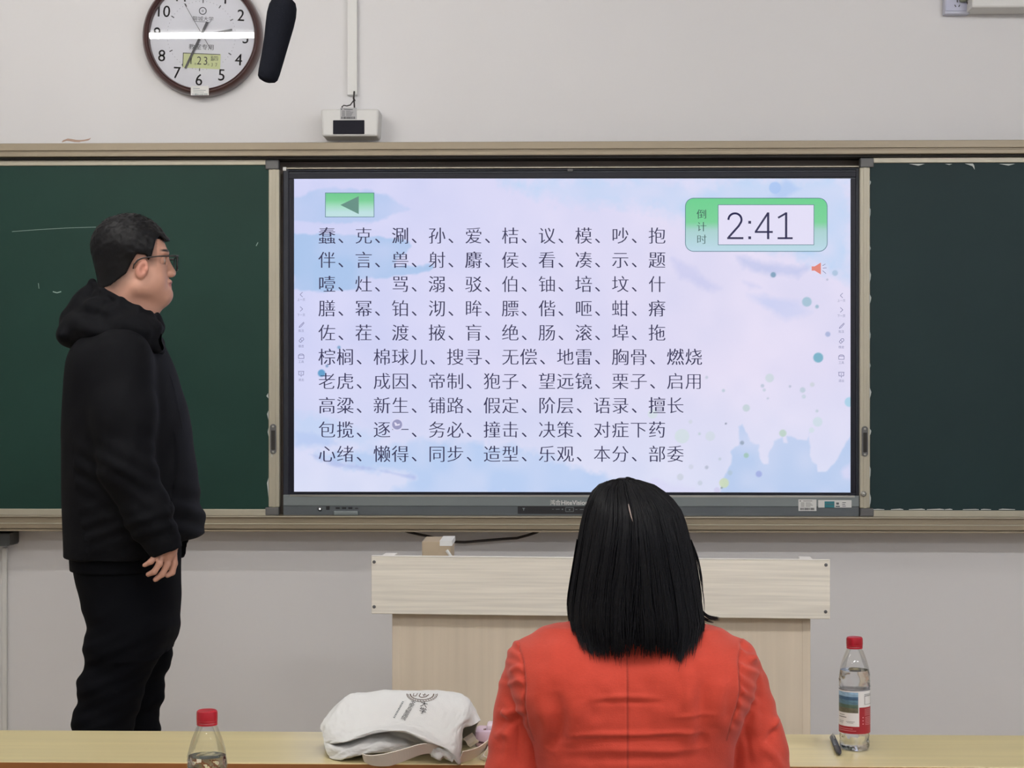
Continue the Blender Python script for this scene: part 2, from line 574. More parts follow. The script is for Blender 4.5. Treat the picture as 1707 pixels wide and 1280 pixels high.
# ---------------------------------------------------------------- signed distance modelling
class Field:
    def __init__(s, lo, hi, h):
        s.lo = np.array(lo, float); s.h = h
        s.n = (np.ceil((np.array(hi) - s.lo) / h).astype(int) + 1)
        s.D = np.full(s.n, 1.0, np.float32)

    def coords(s, lo, hi):
        i0 = np.clip(np.floor((np.array(lo) - s.lo) / s.h).astype(int), 0, s.n)
        i1 = np.clip(np.ceil((np.array(hi) - s.lo) / s.h).astype(int) + 1, 0, s.n)
        sl = tuple(slice(a, b) for a, b in zip(i0, i1))
        ax = [(s.lo[k] + np.arange(i0[k], i1[k]) * s.h).astype(np.float32) for k in range(3)]
        return sl, ax[0][:, None, None], ax[1][None, :, None], ax[2][None, None, :]

    def put(s, fn, lo, hi, k=0.01, op='u', pad=0.05):
        lo = np.array(lo) - pad; hi = np.array(hi) + pad
        sl, x, y, z = s.coords(lo, hi)
        if min(s.D[sl].shape) == 0: return
        d = fn(x, y, z)
        a = s.D[sl]
        if op == 'u':
            h = np.maximum(k - np.abs(a - d), 0) / max(k, 1e-6)
            s.D[sl] = np.minimum(a, d) - h * h * k * 0.25
        elif op == 's':
            d = -d
            h = np.maximum(k - np.abs(a - d), 0) / max(k, 1e-6)
            s.D[sl] = np.maximum(a, d) + h * h * k * 0.25

    def cap(s, a, b, ra, rb=None, k=0.01, op='u', flat=None):
        """round cone a-b; flat = (axis vector, factor) squashes the section"""
        a = np.array(a, float); b = np.array(b, float); rb = ra if rb is None else rb
        ba = b - a; L2 = float(ba @ ba) + 1e-12
        R = max(ra, rb)

        def fn(x, y, z):
            t = np.clip(((x - a[0]) * ba[0] + (y - a[1]) * ba[1] + (z - a[2]) * ba[2]) / L2, 0, 1)
            dx = x - a[0] - ba[0] * t; dy = y - a[1] - ba[1] * t; dz = z - a[2] - ba[2] * t
            q = dx * dx + dy * dy + dz * dz
            if flat is not None:
                ax, f = flat
                c = dx * ax[0] + dy * ax[1] + dz * ax[2]
                q = q + c * c * (f * f - 1)
            return np.sqrt(q) - (ra + (rb - ra) * t)
        s.put(fn, np.minimum(a, b) - R, np.maximum(a, b) + R, k, op)

    def chain(s, pts, rs, k=0.01):
        for i in range(len(pts) - 1):
            s.cap(pts[i], pts[i + 1], rs[i], rs[i + 1], k)

    def ell(s, c, r, axes=None, k=0.01, op='u'):
        c = np.array(c, float); r = np.array(r, float)
        A = np.eye(3) if axes is None else np.array(axes, float)

        def fn(x, y, z):
            k0 = 0; k1 = 0
            for i in range(3):
                q = (x - c[0]) * A[i, 0] + (y - c[1]) * A[i, 1] + (z - c[2]) * A[i, 2]
                k0 = k0 + (q / r[i]) ** 2; k1 = k1 + (q / r[i] ** 2) ** 2
            k0 = np.sqrt(k0); k1 = np.sqrt(k1) + 1e-9
            return k0 * (k0 - 1) / k1
        s.put(fn, c - r.max(), c + r.max(), k, op)

    def loft(s, rows, k=0.01, p=2.0, op='u', smooth=True):
        """rows: (z, cx, cy, rx, ry)"""
        rows = np.array(sorted(rows), float)
        zs = rows[:, 0]
        fine = np.linspace(zs[0], zs[-1], 200)
        vals = [np.interp(fine, zs, rows[:, i]) for i in range(1, 5)]
        if smooth:
            kern = np.hanning(17); kern /= kern.sum()
            vals = [np.convolve(np.pad(v, 8, mode='edge'), kern, 'valid') for v in vals]
        lo = (rows[:, 1] - rows[:, 3]).min(), (rows[:, 2] - rows[:, 4]).min(), zs[0]
        hi = (rows[:, 1] + rows[:, 3]).max(), (rows[:, 2] + rows[:, 4]).max(), zs[-1]

        def fn(x, y, z):
            zz = np.clip(z, zs[0], zs[-1])
            cx, cy, rx, ry = [np.interp(zz, fine, v).astype(np.float32) for v in vals]
            q = (np.abs((x - cx) / rx) ** p + np.abs((y - cy) / ry) ** p) ** (1.0 / p)
            d = (q - 1) * np.minimum(rx, ry)
            e = np.maximum(zs[0] - z, z - zs[-1])
            return np.maximum(d, e)
        s.put(fn, lo, hi, k, op)

    def mesh(s, smooth=2):
        return surface_nets(s.D, s.lo, s.h, smooth)

    def sample(s, pts):
        q = (np.asarray(pts) - s.lo) / s.h
        q = np.clip(q, 0, np.array(s.n) - 1.001)
        i = q.astype(int); f = q - i
        D = s.D; r = 0
        for a in (0, 1):
            for b in (0, 1):
                for c in (0, 1):
                    w = (f[:, 0] if a else 1 - f[:, 0]) * (f[:, 1] if b else 1 - f[:, 1]) * (f[:, 2] if c else 1 - f[:, 2])
                    r = r + w * D[i[:, 0] + a, i[:, 1] + b, i[:, 2] + c]
        return r


def surface_nets(D, lo, h, smooth=2):
    S = D < 0
    nx, ny, nz = D.shape
    cnt = np.zeros((nx - 1, ny - 1, nz - 1), np.int8)
    for a in (0, 1):
        for b in (0, 1):
            for c in (0, 1):
                cnt += S[a:nx - 1 + a, b:ny - 1 + b, c:nz - 1 + c]
    I = np.argwhere((cnt > 0) & (cnt < 8))
    del cnt
    acc = np.zeros((len(I), 3)); num = np.zeros(len(I))
    corners = [(a, b, c) for a in (0, 1) for b in (0, 1) for c in (0, 1)]
    val = {c: D[I[:, 0] + c[0], I[:, 1] + c[1], I[:, 2] + c[2]].astype(float) for c in corners}
    for c in corners:
        for ax in range(3):
            if c[ax] == 0:
                e = list(c); e[ax] = 1; e = tuple(e)
                v0, v1 = val[c], val[e]
                m = (v0 < 0) != (v1 < 0)
                t = np.where(m, v0 / np.where(m, v0 - v1, 1), 0)
                p = np.tile(np.array(c, float), (len(I), 1)); p[:, ax] = t
                acc += p * m[:, None]; num += m
    V = lo + h * (I + acc / num[:, None])
    idx = np.full((nx - 1, ny - 1, nz - 1), -1, np.int32)
    idx[I[:, 0], I[:, 1], I[:, 2]] = np.arange(len(I))
    quads = []
    for ax in range(3):
        o1, o2 = [(1, 2), (2, 0), (0, 1)][ax]
        a = [slice(None)] * 3; b = [slice(None)] * 3
        a[ax] = slice(0, D.shape[ax] - 1); b[ax] = slice(1, D.shape[ax])
        for o in (o1, o2):
            a[o] = slice(1, D.shape[o] - 1); b[o] = slice(1, D.shape[o] - 1)
        s0 = S[tuple(a)]; s1 = S[tuple(b)]
        E = np.argwhere(s0 != s1)
        inside0 = s0[E[:, 0], E[:, 1], E[:, 2]]
        base = E.copy(); base[:, o1] += 1; base[:, o2] += 1

        def cell(d1, d2):
            q = base.copy(); q[:, o1] -= d1; q[:, o2] -= d2
            return idx[q[:, 0], q[:, 1], q[:, 2]]
        Q = np.stack([cell(1, 1), cell(0, 1), cell(0, 0), cell(1, 0)], 1)
        Q[~inside0] = Q[~inside0][:, ::-1]
        quads.append(Q)
    F = np.concatenate(quads)
    F = F[(F >= 0).all(1)]
    if smooth: V = relax(V, F, smooth)
    return V, F


def relax(V, F, it):
    n = len(V)
    e = np.concatenate([F[:, [0, 1]], F[:, [1, 2]], F[:, [2, 3]], F[:, [3, 0]]])
    e = np.concatenate([e, e[:, ::-1]])
    deg = np.bincount(e[:, 0], minlength=n).astype(float) + 1e-9
    for i in range(it * 2):
        m = np.stack([np.bincount(e[:, 0], V[e[:, 1], k], minlength=n) / deg for k in range(3)], 1)
        V = V + (m - V) * (0.5 if i % 2 == 0 else -0.52)
    return V


def normals(V, F):
    fn = np.cross(V[F[:, 2]] - V[F[:, 0]], V[F[:, 3]] - V[F[:, 1]])
    n = np.zeros_like(V)
    for k in range(4):
        for a in range(3):
            n[:, a] += np.bincount(F[:, k], fn[:, a], minlength=len(V))
    return n / (np.linalg.norm(n, axis=1)[:, None] + 1e-12)


def to_px(V):
    d = V - EYE
    w = d @ FWD
    return CX + FPX * (d @ RIGHT) / w, CY - FPX * d[:, 2] / w


def polysdf(px, py, poly):
    """signed distance of points to a polygon, negative inside"""
    d = np.full(np.shape(px), 1e9); inside = np.zeros(np.shape(px), bool)
    n = len(poly)
    for i in range(n):
        x0, y0 = poly[i]; x1, y1 = poly[(i + 1) % n]
        ex, ey = x1 - x0, y1 - y0
        wx, wy = px - x0, py - y0
        t = np.clip((wx * ex + wy * ey) / (ex * ex + ey * ey + 1e-12), 0, 1)
        d = np.minimum(d, (wx - ex * t) ** 2 + (wy - ey * t) ** 2)
        c = (y0 > py) != (y1 > py)
        inside ^= c & (px < (x1 - x0) * (py - y0) / (y1 - y0 if y1 != y0 else 1e-12) + x0)
    return np.where(inside, -1, 1) * np.sqrt(d)


def vnoise(x, y, seed, scale):
    """smooth 2-D value noise"""
    r = np.random.default_rng(seed)
    G = r.random((64, 64))
    u = x / scale; v = y / scale
    i = np.floor(u).astype(int); j = np.floor(v).astype(int)
    f = u - i; g = v - j
    f = f * f * (3 - 2 * f); g = g * g * (3 - 2 * g)
    a = G[i % 64, j % 64]; b = G[(i + 1) % 64, j % 64]; c = G[i % 64, (j + 1) % 64]; d = G[(i + 1) % 64, (j + 1) % 64]
    return (a * (1 - f) + b * f) * (1 - g) + (c * (1 - f) + d * f) * g

# ================================================================ THE ROOM
WY = 6.0          # face of the front wall
X0, X1, YB = -4.2, 4.2, -2.6


def struct(name, lo, hi, m):
    return props(MB().box(lo, hi).build(name, m), kind='structure')


struct('floor', (X0, YB, -0.1), (X1, WY, 0.0), M_floor)
struct('ceiling', (X0, YB, CEIL), (X1, WY, CEIL + 0.1), M_ceil)
struct('wall_front', (X0 - 0.1, WY, -0.1), (X1 + 0.1, WY + 0.15, CEIL + 0.1), M_wall)
struct('wall_back', (X0 - 0.1, YB - 0.1, -0.1), (X1 + 0.1, YB, CEIL + 0.1), M_wall)
struct('wall_left', (X0 - 0.1, YB, -0.1), (X0, WY, CEIL + 0.1), M_wall)
struct('wall_right', (X1, YB, -0.1), (X1 + 0.1, WY, CEIL + 0.1), M_wall)
PLAT = 0.18
struct('platform', (X0, 3.98, 0.0), (X1, WY, PLAT), M_plat)
w = MB()  # unseen window, added to give weak cool light from the right
w.box((X1 - 0.03, -1.6, 1.0), (X1, -1.54, 2.6)); w.box((X1 - 0.03, 2.5, 1.0), (X1, 2.56, 2.6))
w.box((X1 - 0.03, -1.54, 1.0), (X1, 2.5, 1.06)); w.box((X1 - 0.03, -1.54, 2.54), (X1, 2.5, 2.6)); w.box((X1 - 0.03, 0.45, 1.06), (X1, 0.51, 2.54))
wf = props(w.build('added_window_1', M_white_pl), kind='structure')
MB().box((X1 - 0.012, -1.54, 1.06), (X1 - 0.004, 2.5, 2.54)).build('added_window_pane', M_cool_pane, wf)

# ---------------------------------------------------------------- ceiling tube lights (above and behind the view)
for i, (x, y, z, wt, c) in enumerate(TUBES):
    lab = ('white tube lamp hung over the lecture platform, nearest the chalkboards' if i == 0 else
           'white ceiling tube lamp over the student desks, %s, %s row' % (['', 'left wall side', 'middle of the room', 'window side', 'left wall side', 'middle of the room', 'window side'][i], 'front' if i < 4 else 'rear'))
    r = empty('tube_lamp', (x, y, z), lab, 'lamp', 'ceiling tube lamps')
    hb = MB().box((x - 0.63, y - 0.03, z + 0.02), (x + 0.63, y + 0.03, z + 0.06), 0.008)
    for sx in (-0.4, 0.4):
        hb.box((x + sx - 0.008, y - 0.008, z + 0.06), (x + sx + 0.008, y + 0.008, CEIL))
    hb.build('lamp_housing', M_white_metal, r)
    t = MB().tube([(x - 0.6, y, z), (x + 0.6, y, z)], 0.014, 10)
    t.build('light_tube', emit_mat('tube_light', c, wt), r, True)

# ================================================================ CHALKBOARD UNIT ON THE WALL
FY = 5.87        # front of the fixed frame
BY = 5.905       # sliding boards
TY = 5.925       # front of the display
r = empty('chalkboard_frame', (0.0, WY, 0.99), 'fixed champagne metal frame holding the sliding chalkboards, with top rail and chalk tray', 'chalkboard frame')
m = MB()
XA, XB = -3.3, 3.3


def strip(m, py0, py1, y0, y1, x0=XA, x1=XB, bev=0.002):
    z1 = P(853, py0, y0)[2]; z0 = P(853, py1, y0)[2]
    m.box((x0, y0, z0), (x1, y1, z1), bev)


m = MB(); strip(m, 236.0, 248.6, FY, WY); strip(m, 249.0, 251.0, FY + 0.006, WY, bev=0); strip(m, 251.0, 258.5, FY, WY)
m.build('top_rail', M_alu, r)
m = MB(); strip(m, 258.5, 263.0, FY + 0.02, WY, bev=0)
m.build('top_channel', M_gap, r)
m = MB(); strip(m, 861.5, 873.5, FY + 0.004, WY, bev=0.0015); strip(m, 873.5, 882.5, FY - 0.006, WY, bev=0.0015); strip(m, 882.5, 884.2, FY + 0.004, WY, bev=0)
strip(m, 884.2, 887.0, FY - 0.002, WY, bev=0.0005)
strip(m, 861.0, 862.6, FY - 0.004, WY, bev=0.0005)
tray_ = m.build('chalk_tray', M_alu, r)
m = MB(); strip(m, 861.2, 862.9, FY - 0.0055, WY, bev=0.0005); strip(m, 873.4, 875.0, FY - 0.0085, WY, bev=0.0005)
m.build('tray_highlight', M_alu_lt, tray_)  # paler strips paint in the highlights along the tray ledges
m = MB(); strip(m, 262, 863, WY - 0.012, WY - 0.002, bev=0)
m.build('backing_panel', M_back, r)


def slider(name, side, label):
    Y = BY
    if side == 'l':
        xa = XA; xb = P(465.5, 500, Y)[0]
    else:
        xa = P(1433.5, 500, Y)[0]; xb = XB
    r = empty(name, ((xa + xb) / 2, Y, 1.06), label, 'chalkboard', 'sliding chalkboards')
    zt = P(853, 264.5, Y)[2]; zb = P(853, 861.0, Y)[2]
    zt2 = P(853, 273.5, Y)[2]; zb2 = P(853, 849.5, Y)[2]
    vx0, vx1 = (P(447.5, 500, Y)[0], xb) if side == 'l' else (xa, P(1450.5, 500, Y)[0])
    bx0, bx1 = (xa, vx0 + 0.004) if side == 'l' else (vx1 - 0.004, xb)
    MB().box((bx0, Y + 0.006, zb2 - 0.004), (bx1, Y + 0.022, zt2 + 0.004)).build('writing_surface', M_green if side == 'l' else M_green_d, r)
    m = MB()
    m.box((bx0, Y, zt2), (bx1, Y + 0.03, zt), 0.002)
    m.build('top_strip', M_alu_lt, r)
    m = MB(); m.box((bx0, Y, zb), (bx1, Y + 0.03, zb2), 0.002)
    m.build('bottom_strip', M_alu_lt, r)
    m = MB(); m.box((vx0, Y, P(853, 846, Y)[2]), (vx1, Y + 0.03, P(853, 281, Y)[2]), 0.003)
    wd = vx1 - vx0
    m.box((vx0 + wd * 0.36, Y - 0.0015, P(853, 846, Y)[2]), (vx0 + wd * 0.66, Y, P(853, 281, Y)[2]), 0.0005)
    m.build('side_stile', M_alu_lt, r)
    for (a, b) in ((264.5, 281), (846, 860)):
        if side == 'l': x0, x1 = P(442, 0, Y)[0], P(464.5, 0, Y)[0]
        else: x0, x1 = P(1434, 0, Y)[0], P(1457, 0, Y)[0]
        MB().box((x0, Y - 0.002, P(853, b, Y)[2]), (x1, Y + 0.03, P(853, a, Y)[2]), 0.004).build('corner_block', M_corner, r)
    hx = 455.5 if side == 'l' else 1441.5
    hy = 732 if side == 'l' else 735
    h = MB()
    n = 10
    pl = []
    for k in range(2 * n):
        a = math.pi * k / (n) if False else 2 * math.pi * k / (2 * n)
        cx = 5.2 * math.cos(a); cz = 5.2 * math.sin(a)
        pl.append((P(hx + cx, 0, Y)[0], P(853, hy - cz + (-20 if cz > 0 else 20), Y)[2]))
    h.prism(pl, Y - 0.005, Y)
    hb = h.build('pull_handle', M_corner, r)
    MB().box((P(hx - 3, 0, Y)[0], Y - 0.007, P(0, hy + 17, Y)[2]), (P(hx + 3.4, 0, Y)[0], Y - 0.004, P(0, hy - 15, Y)[2]), 0.001).build('finger_recess', M_gap, hb)
    for dy in (-21, 21):
        MB().lathe([(0.004, 0), (0.004, 0.003), (0.002, 0.004)], (P(hx, 0, Y)[0], Y - 0.004, P(0, hy + dy, Y)[2]), 10, 'y').build('screw', M_steel, hb)
    return r, Y


sl, Y = slider('sliding_chalkboard', 'l', 'green sliding chalkboard behind the standing man, left of the lit display')
# chalk traces on this board
for pts_, w_ in (([(20, 386), (60, 383), (110, 380), (160, 378.5)], 0.7), ([(88, 486), (95, 488), (102, 486)], 1.6), ([(64, 472), (65, 481)], 0.8), ([(430, 404), (427, 410)], 1.2)):
    flat([line2(pts_, w_)], Y + 0.005).build('chalk_trace', M_chalk, sl)

for q_ in ([poly2([(444, 660), (447, 655), (447.5, 664)]), poly2([(445, 690), (447.5, 684), (447.5, 700)]), poly2([(446, 720), (447.8, 712), (447.8, 728)]), poly2([(452, 757), (457, 757), (456, 763), (453, 762)]), poly2([(445, 805), (447.6, 796), (447.6, 830)])]):
    flat([q_], Y - 0.0012).build('torn_film', M_film, sl)

sr, Y = slider('sliding_chalkboard', 'r', 'dark green sliding chalkboard with torn white film at its edges, right of the display')
tw = []
rr = random.Random(3)
py = 300
while py < 840:
    l = rr.uniform(4, 26); wd = rr.uniform(0.2, 1.8)
    tw.append(poly2([(1449.5, py), (1451 + wd, py + l * rr.uniform(.2, .5)), (1450.8 + wd * .4, py + l * .7), (1449.5, py + l)]))
    py += l + rr.uniform(12, 52)
for x in range(1455, 1690, 30):
    w0 = rr.uniform(8, 30)
    tw.append(poly2([(x, 848.8), (x + w0 * rr.uniform(.2, .8), 848.3 - rr.uniform(0, 0.9)), (x + w0, 848.8), (x + w0, 849.8), (x, 849.8)]))
    if rr.random() < 0.5: tw.append(poly2([(x, 273), (x + w0, 273), (x + w0 * .6, 275 + rr.uniform(0, 1.5))]))
tw.append(poly2([(1608, 272.5), (1622, 272.5), (1624, 276), (1625, 283), (1621, 277)]))
for q_ in tw: flat([q_], Y - 0.0012).build('torn_film', M_film, sr)
lk = MB().lathe([(0.0095, 0), (0.0095, 0.006), (0.006, 0.009), (0.0035, 0.009), (0.0035, 0.014), (0.002, 0.015)], (P(1439, 0, Y)[0], Y, P(0, 820.5, Y)[2]), 16, 'y').build('lock', M_steel, sr, True, auto=40)

# ---------------------------------------------------------------- interactive display
r = empty('interactive_display', (P(953, 0, TY)[0], TY, P(953, 858, TY)[2]), 'large black interactive flat panel display glowing with rows of text, between the chalkboards', 'display')
m = MB(); wbox(472, 279.5, 1432.5, 858.5, TY + 0.004, WY - 0.012, 0.006, m)
m.build('housing', M_bezel_o, r)
m = MB()
for a in ((481, 286, 1427, 298.0), (481, 298, 490, 821), (1418, 298, 1427, 821), (481, 821, 1427, 826)):
    wbox(*a, TY, TY + 0.01, 0.0015, m)
m.build('inner_bezel', M_bezel, r)
m = MB(); wbox(472, 279.5, 481, 826, TY - 0.002, TY + 0.01, 0.003, m); wbox(1427, 279.5, 1432.5, 826, TY - 0.002, TY + 0.01, 0.002, m); wbox(476, 279.5, 1432, 286, TY - 0.002, TY + 0.01, 0.003, m)
m.build('outer_bezel', M_bezel_o, r)
m = MB(); wbox(476, 278.2, 1432, 279.6, TY - 0.003, TY + 0.02, 0, m)
m.build('bezel_trim', M_alu_lt, r)
m = MB(); wbox(471.5, 278.5, 477, 284.5, TY - 0.004, TY + 0.01, 0.001, m)
m.build('corner_clip', M_white_pl, r)
m = MB(); wbox(946, 281.2, 955, 285.5, TY - 0.0035, TY, 0.0005, m)
m.build('camera_eye', M_corner, r)
m = MB(); wbox(472, 826.2, 1432.5, 843, TY - 0.012, WY - 0.02, 0.002, m)
chin = m.build('chin', M_chin, r)
m = MB(); wbox(472, 843.4, 1432.5, 858.8, TY - 0.009, WY - 0.02, 0.002, m)
chin2 = m.build('port_strip', M_chin_d, r)
m = MB(); wbox(483, 826, 1425, 827.6, TY - 0.0135, TY, 0, m)
m.build('chin_edge', M_steel, chin)
YC = TY - 0.0095
wbox(863, 843.6, 1004, 856.5, YC - 0.0006, YC + 0.004, 0, None).build('control_panel', M_black, chin2)
YP = YC - 0.0012
it = [line2([(920.5, 848.8), (923, 848.8)], 0.8), line2([(926.5, 848.8), (933, 848.8)], 0.8), disc2(937.5, 848.8, 1.1, 10), line2([(959, 849.2), (962.5, 849.2)], 0.8), line2([(966.5, 849.2), (973, 849.2)], 0.8), line2([(976.5, 849.2), (980.5, 849.2)], 0.8),
      disc2(949.5, 849.6, 1.3, 10), poly2([(870.6, 846.5), (875.4, 846.5), (873.6, 849), (873.6, 851), (872.4, 851), (872.4, 849)])]
for q in (((943, 845.8), (956, 845.8)), ((943, 852.6), (956, 852.6)), ((943, 845.8), (943, 852.6)), ((956, 845.8), (956, 852.6))): it.append(line2(q, 0.8))
flat(it, YP).build('touch_button_print', M_chin, chin2)
V1 = text2d('鸿合', 917.0, 841.2, 9.6, 0.012, 0.92)
V2 = text2d('HiteVision', 935.0, 841.2, 10.2, 0.02, 1.06)
flat([V1, V2], TY - 0.0126).build('logo', M_offwhite, chin)
m = MB().lathe([(0.0075, 0), (0.0075, 0.003), (0.005, 0.004)], (P(533.5, 0, YC)[0], YC, P(0, 847, YC)[2]), 18, 'y')
pb = m.build('power_button', M_black, chin2, True, auto=40)
m = MB().lathe([(0.0035, 0.0041), (0.0025, 0.0045)], (P(533.5, 0, YC)[0], YC, P(0, 847, YC)[2]), 12, 'y'); m.build('button_light', emit_mat('white_led', (1, 1, 1), 1.0), chin2)
for (a, b, c, d) in ((543.5, 843.8, 549.5, 849.8), (559.5, 845.4, 566.5, 848.4), (570, 845.4, 577, 848.4), (580.5, 845.4, 587.5, 848.4), (592, 846.4, 597, 848.2)):
    wbox(a, b, c, d, YC - 0.0005, YC + 0.003, 0, None).build('port', M_black, chin2)
wbox(556, 851.8, 597, 859.2, TY - 0.028, TY - 0.009, 0.003, None).build('pen_ledge', M_chin, chin2)
# stickers on the chin
m = MB(); wbox(1331, 832.5, 1361, 851.5, TY - 0.0128, TY - 0.0118, 0, m)
st = m.build('asset_sticker', M_offwhite, r)
it = [disc2(1334, 835, 1.0, 8)] + [line2([(1339, 835), (1354, 835)], 0.8)]
for k in range(4): it += [line2([(1335, 838 + k * 2), (1341, 838 + k * 2)], 0.6), line2([(1343, 838 + k * 2), (1343 + 8 + 4 * ((k * 7) % 3) / 2, 838 + k * 2)], 0.6)]
rr = random.Random(5); x = 1334
while x < 1358:
    wd = rr.uniform(0.5, 1.5); it.append(rect2(x, 846.4, x + wd, 850.2)); x += wd + rr.uniform(0.4, 1.0)
flat(it, TY - 0.0131).build('sticker_print', M_ink, st)
m = MB(); wbox(1364, 833.5, 1419.5, 846, TY - 0.0128, TY - 0.0118, 0, m)
st = m.build('energy_sticker', M_offwhite, r)
flat([rect2(1374.5, 835.5, 1391, 846)], TY - 0.0131).build('sticker_print', mat('teal_print', C(40, 120, 130), 0.6), st)
flat([rect2(1376, 840, 1390, 841), rect2(1393, 843, 1400, 845), rect2(1404, 837, 1410, 838), rect2(1404, 840, 1409, 841), rect2(1404, 843, 1410, 844), rect2(1394, 837.5, 1398.5, 841)], TY - 0.0133).build('sticker_print', M_chin_d, st)

# screen picture: colour grid
SY = TY + 0.0035
NX, NZ = 640, 362
sx0, sx1, sy0, sy1 = 489.6, 1418.2, 297.6, 821.4
gx = np.linspace(sx0, sx1, NX); gy = np.linspace(sy0, sy1, NZ)
PXG, PYG = np.meshgrid(gx, gy, indexing='ij')
u = (PXG - sx0) / (sx1 - sx0); v = (PYG - sy0) / (sy1 - sy0)
c_l = np.array((206, 209, 243.)); c_r = np.array((222, 217, 241.)); c_b = np.array((216, 222, 244.))
img = c_l + (c_r - c_l) * np.clip(u * 1.3, 0, 1)[..., None]
img = img + (c_b - img) * (np.clip((v - 0.6) / 0.4, 0, 1) * 0.8)[..., None]
mott = vnoise(PXG, PYG, 11, 70) + 0.5 * vnoise(PXG, PYG, 12, 28) - 0.75
img = img + mott[..., None] * np.array((9, 6, 3))


def wash(poly, col, alpha, soft=2.0, rough=3.0, seed=1, var=0.35):
    global img
    bx0 = min(p[0] for p in poly) - 40; bx1 = max(p[0] for p in poly) + 40; by0 = min(p[1] for p in poly) - 40; by1 = max(p[1] for p in poly) + 40
    ix = (gx >= bx0) & (gx <= bx1); iy = (gy >= by0) & (gy <= by1)
    if not ix.any() or not iy.any(): return
    a = PXG[np.ix_(ix, iy)]; b = PYG[np.ix_(ix, iy)]
    wob = rough * 2 * (vnoise(a, b, seed, 14) - .5) + rough * (vnoise(a, b, seed + 1, 5) - .5)
    d = polysdf(a, b, poly) + wob
    al = np.clip(0.5 - d / (2 * soft), 0, 1)
    al = al * alpha * (1 - var + var * 2 * vnoise(a, b, seed + 2, 32))
    al = np.clip(al, 0, 1)[..., None]
    s = img[np.ix_(ix, iy)]
    img[np.ix_(ix, iy)] = s + (np.array(col, float) - s) * al


wash([(840, 306), (950, 298), (1418, 296), (1418, 470), (1385, 452), (1300, 415), (1210, 395), (1120, 362), (1050, 340), (980, 342), (900, 325)], (186, 210, 241), 0.75, 14, 8, 21, 0.5)
wash([(1125, 300), (1190, 298), (1195, 318), (1160, 322)], (220, 218, 243), 0.8, 6, 4, 23)
wash([(1085, 350), (1145, 366), (1140, 420), (1090, 400)], (222, 217, 241), 0.7, 10, 4, 24)
wash([(489, 330), (545, 312), (620, 318), (660, 334), (684, 349), (660, 357), (630, 368), (600, 373), (530, 373), (489, 368)], (180, 199, 236), 0.75, 2.5, 3, 31)
wash([(489, 390), (560, 391), (620, 394), (650, 397), (682, 402), (687, 410), (678, 422), (662, 430), (655, 443), (690, 445), (724, 441), (722, 448), (690, 458), (640, 462), (600, 465), (596, 482), (560, 486), (520, 485), (489, 482)], (168, 195, 233), 0.88, 2.0, 2.5, 41)
wash([(1120, 430), (1160, 450), (1200, 482), (1180, 484), (1135, 462)], (196, 198, 234), 0.6, 6, 3, 51)
wash([(1230, 427), (1290, 440), (1350, 446), (1330, 460), (1280, 458), (1240, 446)], (190, 196, 232), 0.7, 6, 3, 52)
wash([(1240, 470), (1262, 474), (1268, 480), (1250, 480)], (200, 202, 236), 0.6, 4, 2, 53)
wash([(1245, 490), (1330, 503), (1352, 520), (1310, 535), (1270, 508)], (196, 203, 238), 0.6, 7, 3, 54)
wash([(1280, 330), (1310, 300), (1335, 315), (1310, 330)], (160, 190, 236), 0.5, 4, 2, 55)
wash([(489, 688), (560, 702), (640, 725), (620, 742), (560, 735), (489, 745)], (190, 210, 242), 0.6, 8, 5, 61)
wash([(489, 716), (520, 722), (560, 740), (489, 745)], (176, 196, 238), 0.5, 5, 5, 62)
wash([(515, 757), (600, 752), (700, 733), (860, 745), (1000, 790), (1100, 826), (640, 826), (690, 797), (640, 785), (560, 775)], (184, 205, 240), 0.85, 7, 6, 63)
wash([(518, 757), (560, 770), (610, 778), (690, 796), (620, 782), (560, 778)], (170, 182, 228), 0.7, 3, 3, 64)
wash([(1060, 826), (1090, 800), (1150, 810), (1180, 826)], (214, 212, 242), 0.6, 5, 4, 65)
wash([(1232, 712), (1237, 708), (1246, 722), (1250, 736), (1264, 742), (1268, 765), (1274, 772), (1281, 772), (1283, 756), (1290, 735), (1304, 728), (1306, 738), (1312, 738), (1312, 728), (1345, 733), (1349, 722), (1350, 745), (1348, 757), (1352, 768), (1362, 775), (1364, 785), (1380, 786), (1400, 760), (1412, 735), (1419, 724), (1419, 824), (1200, 824), (1206, 800), (1222, 770), (1215, 752), (1232, 742)], (184, 203, 236), 0.85, 1.6, 2.2, 71)
wash([(1400, 785), (1419, 770), (1419, 800), (1405, 797)], (214, 214, 242), 0.7, 4, 2, 72)
